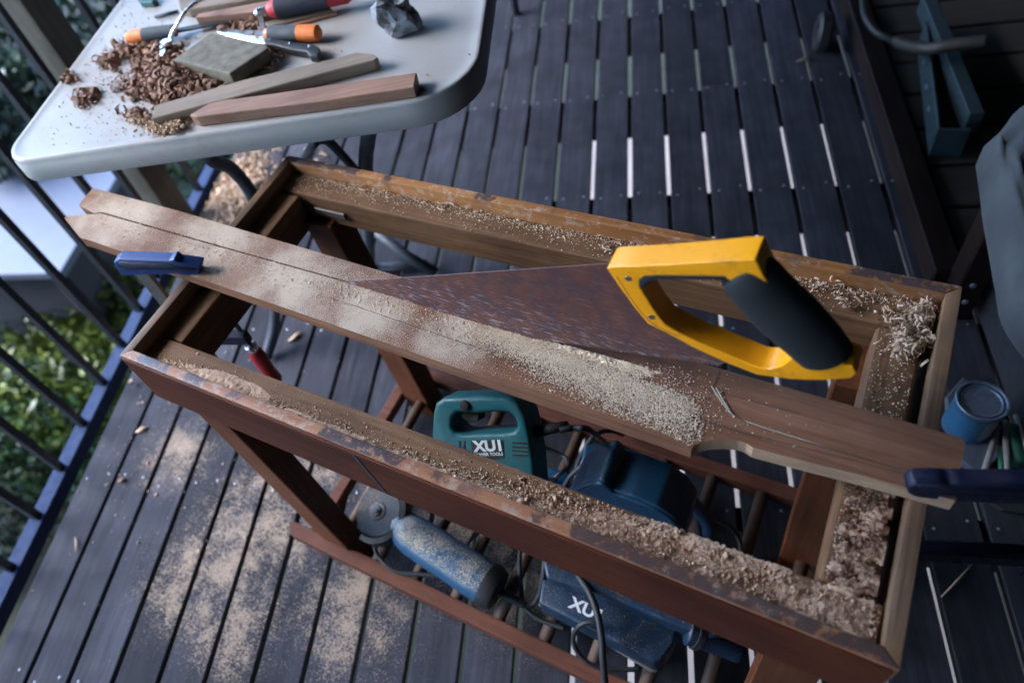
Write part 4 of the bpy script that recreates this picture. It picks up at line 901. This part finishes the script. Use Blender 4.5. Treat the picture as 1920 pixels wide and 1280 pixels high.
tube('cord_sleeve', smoothpath([gb+gd*.004, P(962, 1122, .085), P(985, 1134, .08)], 5), [.0085-.0002*i for i in range(11)], M_CORD, gr, 12)
cord('power_cord', [(982, 1133, .08), (1000, 1132, .08), (1012, 1112, .09), (1019, 1080, .12), (1022, 1050, .13), (1024, 1010, .10), (1026, 985, .07)], .0048, 'grey cord rising from the tail of the angle grinder')
cord('power_cord', [(702, 1022, .09), (708, 1040, .08), (726, 1060, .075), (752, 1073, .07), (790, 1076, .07), (830, 1080, .07)], .0040, 'black cord looping out below the grinding disc')
cord('power_cord', [(975, 1030, .08), (974, 1070, .09), (978, 1105, .08), (983, 1135, .075), (1010, 1160, .07), (1060, 1178, .07)], .0040, 'black cord passing under the grinder cord beside the planer')
cord('power_cord', [(1083, 1078, .16), (1105, 1110, .17), (1120, 1150, .17), (1128, 1195, .16), (1131, 1240, .14), (1136, 1300, .10)], .0055, 'thick blue-black cord hanging across the planer to the bottom of the photo')
cord('power_cord', [(1128, 1170, .15), (1105, 1166, .15), (1085, 1174, .14), (1075, 1195, .11), (1082, 1220, .09), (1105, 1243, .08), (1140, 1253, .075), (1200, 1254, .07)], .0040, 'thin black cord coiled in a loop over the planer')
cord('power_cord', [(1290, 940, .13), (1320, 965, .10), (1365, 985, .08), (1385, 1010, .07), (1392, 1050, .07)], .0040, 'black cord trailing right from the circular saw')
cord('power_cord', [(888, 1000, .07), (875, 1022, .075), (860, 1040, .075)], .0040, 'short piece of black cord behind the angle grinder')
# planer
plr = thing('electric_planer', P(1130, 1150, ZR), 'dark navy electric planer with a steel sole edge and white letters', 'electric planer')
prism('casing', [P(x, y, .165) for x, y in [(1018, 1052), (1030, 1038), (1130, 1060), (1380, 1165), (1388, 1182), (1330, 1196), (1240, 1160), (1150, 1122), (1024, 1082)]], (0, 0, -.06), M_NAVY, plr, .006, 3, True)
prism('side_casing', [P(x, y, .135) for x, y in [(1018, 1084), (1150, 1122), (1232, 1158), (1270, 1180), (1262, 1208), (1240, 1236), (1226, 1240), (1010, 1128)]], (0, 0, -.055), M_NAVY, plr, .004, 2, True)
prism('sole_plate', [P(x, y, .085) for x, y in [(1008, 1132), (1012, 1126), (1232, 1246), (1246, 1216), (1252, 1218), (1232, 1258), (1222, 1258)]], (0, 0, -.006), M_STEEL, plr, .0008)
tube('rear_handle', smoothpath([P(1290, 1180, .15), P(1330, 1196, .14), P(1388, 1222, .12)]), [.022-.0005*i for i in range(13)], M_NAVY, plr, 14)
lathe('handle_collar', P(1302, 1186, .148), P(1388, 1222, .12)-P(1302, 1186, .148), [(0, 0), (.0235, 0), (.0235, .008), (0, .008)], M_BLACK, plr, 20)
for k in range(3):
    a = P(1030+k*10, 1046+k*4, .1655); prism('vent_slot', [a, a+E*.003, a+E*.003-N*.012, a-N*.012], (0, 0, -.0006), M_BLACK, plr, 0)
tx = P(1122, 1152, .135)-P(1080, 1132, .135); ty = P(1090, 1125, .135)-P(1094, 1150, .135)
text('XU1', P(1100, 1143, .1357), tx, ty, None, .026, M_WHT, plr, .03, 1.1)
plate('guide_bar', [(0, 0)]*0 or [(1232, 1200), (1244, 1204), (1250, 1215), (1236, 1240)], plane_fn(B(0, .03, 0), N), N, .0, .004, M_STEEL, plr, .0005) if False else None

# ================================================================ RIGHT SIDE IN THE SHADE
db = thing('side_bench', (2.1, 1.7, 0), 'dark timber bench frame with bolted posts standing in the shade at right', 'bench frame')
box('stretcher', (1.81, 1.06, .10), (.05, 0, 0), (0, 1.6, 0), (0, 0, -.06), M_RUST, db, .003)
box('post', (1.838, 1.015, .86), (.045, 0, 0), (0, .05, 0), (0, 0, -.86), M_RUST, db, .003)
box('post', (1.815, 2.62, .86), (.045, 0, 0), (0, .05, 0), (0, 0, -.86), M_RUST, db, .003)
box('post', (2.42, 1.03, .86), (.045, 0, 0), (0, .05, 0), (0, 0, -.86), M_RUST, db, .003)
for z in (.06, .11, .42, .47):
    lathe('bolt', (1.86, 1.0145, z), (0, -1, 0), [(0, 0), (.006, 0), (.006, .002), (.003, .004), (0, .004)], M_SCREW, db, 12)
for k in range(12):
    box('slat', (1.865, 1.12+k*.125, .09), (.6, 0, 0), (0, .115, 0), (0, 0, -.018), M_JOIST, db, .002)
al = thing('tool_frame', P(1770, 180, .1), 'open rectangular aluminium tool frame lying on the dark bench shelf', 'tool frame')
def wallp(name, a, b, z, h, th, mat, side=1):
    A, Q = P(*a, z), P(*b, z); d = (Q-A).normalized(); n = Vector((-d.y, d.x, 0))*side
    return box(name, A, Q-A, n*th, (0, 0, -h), mat, al, .0015)
wallp('side_wall', (1759, 242), (1734, 40), .17, .075, .006, M_ALU, -1)
wallp('side_wall', (1818, 214), (1728, -10), .19, .05, .028, M_ALU, -1)
wallp('end_wall', (1758, 243), (1822, 243), .17, .075, .006, M_ALU, 1)
for (x, y) in ((1747, 118), (1752, 165), (1757, 206)):
    lathe('fixing', P(x-6, y, .13), (-1, -.2, .5), [(0, 0), (.011, 0), (.011, .006), (.007, .012), (0, .013)], M_ALU, al, 14)
tube('lever', smoothpath([P(1683, 78, .16), P(1700, 86, .18), P(1740, 92, .22), P(1790, 84, .24), P(1850, 78, .25)]), .014, M_BLACK, al, 12)
lathe('lever_tip', P(1681, 76, .155), P(1700, 86, .18)-P(1681, 76, .155), [(0, 0), (.009, .002), (.011, .02), (0, .022)], M_ALU, al, 14)
o = cord('rubber_hose', [(1618, -10, .13), (1622, 30, .14), (1645, 62, .14), (1680, 78, .13), (1710, 92, .12)], .009, 'black rubber hose curving over the bench stretcher'); o['category'] = 'hose'
wh = P(1535, 60, .05); o = lathe('caster_disc', wh, (-1, .1, .1), [(0, 0), (.02, 0), (.022, .006), (.045, .006), (.052, .0), (.052, -.022), (.045, -.03), (0, -.03)], M_BLACK, None, 32); tag(o, 'small black rubber wheel on the deck at the top right', 'wheel')
# canvas heap on a dark box
sb = thing('storage_box', (1.98, .95, 0), 'near-black storage box under the grey canvas at the right edge', 'box')
box('box_body', (1.90, .62, .40), (.5, 0, 0), (0, .42, 0), (0, 0, -.40), M_SHED, sb, .008, 2)
cp = [P(x, y, .45) for x, y in [(1850, 262), (1880, 236), (1935, 185), (2040, 240), (2060, 520), (2010, 680), (1912, 590), (1892, 500), (1868, 400), (1856, 330)]]
bm = bmesh.new(); cc = sum(cp, Vector())/len(cp); ringsn = 10; rg = []
for j in range(ringsn):
    f = 1-j/ringsn; h = .045*math.sqrt(max(0, 1-f**4)); rg.append([bm.verts.new(Vector((cc.x+(p.x-cc.x)*f, cc.y+(p.y-cc.y)*f, .44+h+.012*nz(p.x*f*9+j, p.y*f*9)))) for p in smoothpath(cp+[cp[0]], 4)[:-1]])
low = [bm.verts.new(v.co+Vector((0, 0, -.04))) for v in rg[0]]
for A, Q in zip([low]+rg, rg):
    for k in range(len(A)): bm.faces.new((A[k], A[(k+1) % len(A)], Q[(k+1) % len(A)], Q[k]))
bm.faces.new(rg[-1]); tag(link('canvas_cushion', bm_me(bm), M_CANVAS, None, True), 'grey-blue canvas cushion, darkened for shade, at the right edge of the photo', 'cushion')
# paint can on a board
o = prism('grey_board', [P(x, y, .018) for x, y in [(1775, 742), (1806, 706), (1862, 760), (1882, 850), (1838, 890), (1785, 850)]], (0, 0, -.018), wood('grey_board_timber', (.05, .06, .085), (.10, .12, .16), 1.2, 30, 10, .7), None, .002); tag(o, 'grey board lying on the deck under the paint can', 'board')
cb = P(1846, 745, .115); can = thing('paint_can', (cb.x, cb.y, .018), 'small blue and white paint can with a rusty rimmed lid', 'paint can')
cz = .0185; CH = .086; CR_ = .0375
s = NT('can_label'); p = s.sep(s.tc['Object']); a = s.math('ARCTAN2', p[1], p[0]); zz = p[2]
col = s.mix(s.ramp(s.math('ADD', s.math('DIVIDE', a, 6.2832), .5), [(0, 0), (.262, 1), (.62, 0)], 'CONSTANT'), (.03, .12, .24), (.26, .26, .32))
band = s.ramp(s.math('MULTIPLY', zz, 10), [(0, 1), (.13, 0), (.70, 1)], 'CONSTANT'); col = s.mix(band, col, (.03, .10, .20))
spk = s.ramp(s.noise(s.map(s.tc['Object'], (0, 0, 0), (40, 40, 260)), 1, 3, .8), [(.60, 0), (.66, .7)]); col = s.mix(spk, col, (.03, .05, .09))
M_CANL = s.done(col, .35)
lathe('can_body', (cb.x, cb.y, cz), (0, 0, 1), [(CR_-.003, 0), (CR_+.001, .001), (CR_+.001, .003), (CR_-.0005, .004), (CR_-.0005, CH-.004), (CR_+.0015, CH-.003), (CR_+.0018, CH), (CR_+.0005, CH+.0012), (CR_-.003, CH), (CR_-.004, CH-.004), (0, CH-.004)], M_CANL, can, 48)
lathe('rim', (cb.x, cb.y, cz+CH), (0, 0, 1), [(CR_-.003, 0), (CR_-.0018, .0022), (CR_+.0012, .0022), (CR_+.0022, .0008), (CR_+.0018, -.003)], metal('can_rim_steel', (.18, .27, .38), .3, .35, .6), can, 48)
lathe('lid', (cb.x, cb.y, cz+CH-.0035), (0, 0, 1), [(CR_-.0045, 0), (CR_-.0055, .003), (CR_-.008, .003), (CR_-.0095, .0008), (0, .0008)], metal('lid_steel', (.16, .23, .33), .4, .45, .5), can, 48)
def stick(a, b, z0, z1, r, mat, lb, cat='stick', name='thin_stick'):
    o = tube(name, [P(*a, z0), P(*b, z1)], r, mat, None, 8); return tag(o, lb, cat)
M_PST = plastic('pale_stick', (.22, .21, .20), .6); M_GST = plastic('green_stick', (.01, .10, .06), .5)
stick((1872, 800), (1843, 893), .02, .05, .005, M_PST, 'pale bent stick nearest the paint can, below it', name='thin_stick')
stick((1886, 790), (1888, 895), .02, .05, .0055, M_PST, 'upright pale stick right of the one nearest the paint can')
stick((1905, 780), (1940, 880), .02, .04, .006, M_PST, 'pale stick slanting out of the photo at the right edge')
stick((1878, 840), (1878, 893), .03, .05, .005, M_GST, 'short stick with a green end among the pale sticks')
stick((1895, 800), (1910, 870), .02, .03, .012, M_GST, 'dark green handle lying between the pale sticks')
o = prism('metal_scrap', [P(x, y, .03) for x, y in [(1838, 929), (1880, 932), (1925, 940), (1925, 962), (1880, 955)]], (0, 0, -.01), M_DARKST, None, .001); tag(o, 'dull metal scrap just below the right-hand clamp', 'metal scrap')

# ================================================================ GARDEN beyond the balustrade
def leaf_mesh(name, C0, rad, n, size, shell=.35):
    d = RNG.normal(size=(n, 3)); d /= np.linalg.norm(d, axis=1)[:, None]; r = (1-shell*RNG.random(n)**1.5)
    bump = np.array([1+.28*nz(*(dd*2.2+C0[0])) + .15*nz(*(dd*5)) for dd in d])
    pos = np.array(C0)+d*np.array(rad)*(r*bump)[:, None]
    q = [(-.5, 0, 0), (0, -.26, .05), (.55, 0, 0), (0, .26, .05)]
    return inst_mesh(name, q, [(0, 1, 2, 3)], mats_of(pos, RNG.uniform(.6, 1.3, n)*size, aniso=(.8, 1.2)))
def bush(name, c, rad, n, size, mat, label, cat='shrub', group=None, trunk=None):
    t = thing(name, (c[0], c[1], -2.3), label, cat, group)
    link('crown' if trunk else 'foliage', leaf_mesh('f', c, rad, n, size), M_LEAF[mat], t)
    if trunk: tube('trunk', [(c[0], c[1], -2.3), (c[0]+.1, c[1], -1), (c[0], c[1]+.1, c[2])], [trunk, trunk*.8, trunk*.4], M_POST, t, 10)
    else:
        bm = bmesh.new()
        for k in range(7):
            a = k*.9; tube_bm([(c[0]+.03*math.cos(a), c[1]+.03*math.sin(a), -2.3), (c[0]+rad[0]*.6*math.cos(a), c[1]+rad[1]*.6*math.sin(a), c[2]+rad[2]*.3)], [.02, .006], 5, bm)
        link('stems', bm_me(bm), M_POST, t, kind='stuff')
    return t
def G(px, py, z): q = P(px, py, z); return (q.x, q.y, z)
bush('shrub', G(215, 560, -1.7), (.42, .42, .40), 2600, .07, 'bright', 'yellow-green shrub behind the balusters just right of the pale roof')
bush('shrub', G(150, 700, -1.8), (.5, .5, .40), 2600, .06, 'bright', 'bright green shrub behind the balusters beside the frame corner')
bush('shrub', G(100, 800, -1.9), (.5, .45, .35), 2200, .06, 'mid', 'green shrub lower down the bank below the left edge of the deck')
bush('shrub', G(30, 720, -1.9), (.5, .5, .4), 2000, .06, 'mid', 'mid-green shrub at the left edge below the shed wall')
bush('shrub', G(20, 900, -2.0), (.5, .5, .35), 1800, .06, 'dark', 'dark shrub at the bottom left of the garden')
bush('shrub', G(340, 350, -1.7), (.4, .5, .4), 2000, .07, 'mid', 'shrub seen through the balusters right of the timber post')
bush('shrub', G(120, 560, -2.0), (.35, .35, .25), 1500, .06, 'blue', 'blue-green shrub at the foot of the shed')
bush('shrub', G(-10, 215, -.7), (.35, .35, .35), 2400, .08, 'dark', 'dark shrub overhanging the far side of the pale roof')
bush('shrub', G(60, 60, -.8), (.9, .9, .9), 3000, .12, 'dark', 'dark bush behind the timber post at the top left')
# fern; its pale blue colour stands in for bright sky glints
fern = thing('fern', G(70, 195, -.9), 'fern left of the table, sky glints put into its pale fronds', 'fern')
bm = bmesh.new()
fc = Vector(G(75, 205, -.9))
for k in range(22):
    a = k*2*math.pi/22+random.uniform(-.1, .1); ln = random.uniform(.18, .3); pr = []
    for j in range(9):
        t = j/8; pr.append(fc+Vector((math.cos(a)*ln*t, math.sin(a)*ln*t, .16*math.sin(t*2.3)-.05*t)))
    sd_ = Vector((-math.sin(a), math.cos(a), 0))
    for j in range(8):
        w_ = .016*(1-j/9); w2 = .016*(1-(j+1)/9)
        bm.faces.new([bm.verts.new(x) for x in (pr[j]+sd_*w_, pr[j]-sd_*w_, pr[j+1]-sd_*w2, pr[j+1]+sd_*w2)])
link('fronds', bm_me(bm), plastic('fern_glint', (.32, .42, .46), .25, dirt=.5), fern)
# shed with a pale roof
shd = thing('shed', G(60, 450, -2.3), 'low dark shed with a pale sheet roof in the garden below the deck', 'shed')
ra, rb_ = P(217, 333, -1.0), P(112, 511, -1.0)
prism('roof', [rb_, Vector((rb_.x, ra.y+.35, -1.0)), Vector((rb_.x-2.6, ra.y+.35, -1.0)), Vector((rb_.x-2.6, rb_.y+.02, -1.0))], (0, 0, -.05), M_SHEET, shd, .004)
prism('wall', [rb_+Vector((-.12, .10, -.05)), Vector((rb_.x-.12, ra.y+.25, -1.05)), Vector((rb_.x-2.5, ra.y+.25, -1.05)), rb_+Vector((-2.5, .10, -.05))], (0, 0, -.9), M_SHED, shd, .004)
box('base_step', (rb_.x-2.6, rb_.y-.1, -1.93), (2.55, 0, 0), (0, .2, 0), (0, 0, -.05), plastic('grey_step', (.12, .14, .17), .7), shd, .004)
tube('downpipe', [rb_+Vector((-.14, .07, -.05)), rb_+Vector((-.14, .07, -.95))], .025, plastic('grey_pipe', (.08, .09, .08), .6), shd, 10)
# belt of trees closing the view, placed and sized to cut low sky off the veranda
TR = [((-7.6, -3.0, 1.0), 'dark leafy tree at the near end of the tree belt beyond the garden'), ((-8.4, -.2, .3), 'dark leafy tree level with the near end of the balustrade'), ((-8.6, 2.6, .2), 'dark leafy tree behind the pale roof of the shed'), ((-7.6, 5.8, .8), 'dark leafy tree beyond the far timber post'), ((-4.6, 8.6, 1.6), 'dark leafy tree past the far end of the balustrade'), ((-1.6, 9.6, 2.0), 'dark leafy tree behind the far end of the deck')]
for (x, y, h), lb in TR:
    bush('garden_tree', (x, y, h-.6), (1.5, 1.6, 2.2), 5200, .26, 'dark', lb, 'tree', 'belt of dark trees beyond the garden', .14)

for (x, y, lb) in [(-2.2, -.65, 'tall shrub added outside the balustrade to shade the deck, nearest the near end'), (-2.25, .15, 'tall shrub added outside the balustrade to shade the deck, at the left edge'), (-2.4, .85, 'tall shrub added outside the balustrade to shade the deck, in front of the shed')]:
    bush('shade_shrub', (x, y, -.25), (.5, .55, 1.5), 5200, .085, 'dark', lb, 'shrub', 'tall shrubs added to shade the deck')  # added screen that keeps low sun and sky off the near boards

for L in ([(1150, 522), (1172, 556), (1196, 589), (1222, 613), (1262, 633)],):
    tube('mould_seam', smoothpath([SFR(x+6, y-4)-KN*(HT-.0003) for x, y in L], 4), .0005, M_GRIP, saw, 6)
tube('mould_seam', smoothpath([S(x, y) for x, y in [(1150, 491), (1200, 479), (1300, 473), (1395, 468)]], 4)[2:-2], .0006, M_GRIP, saw, 6) if False else None
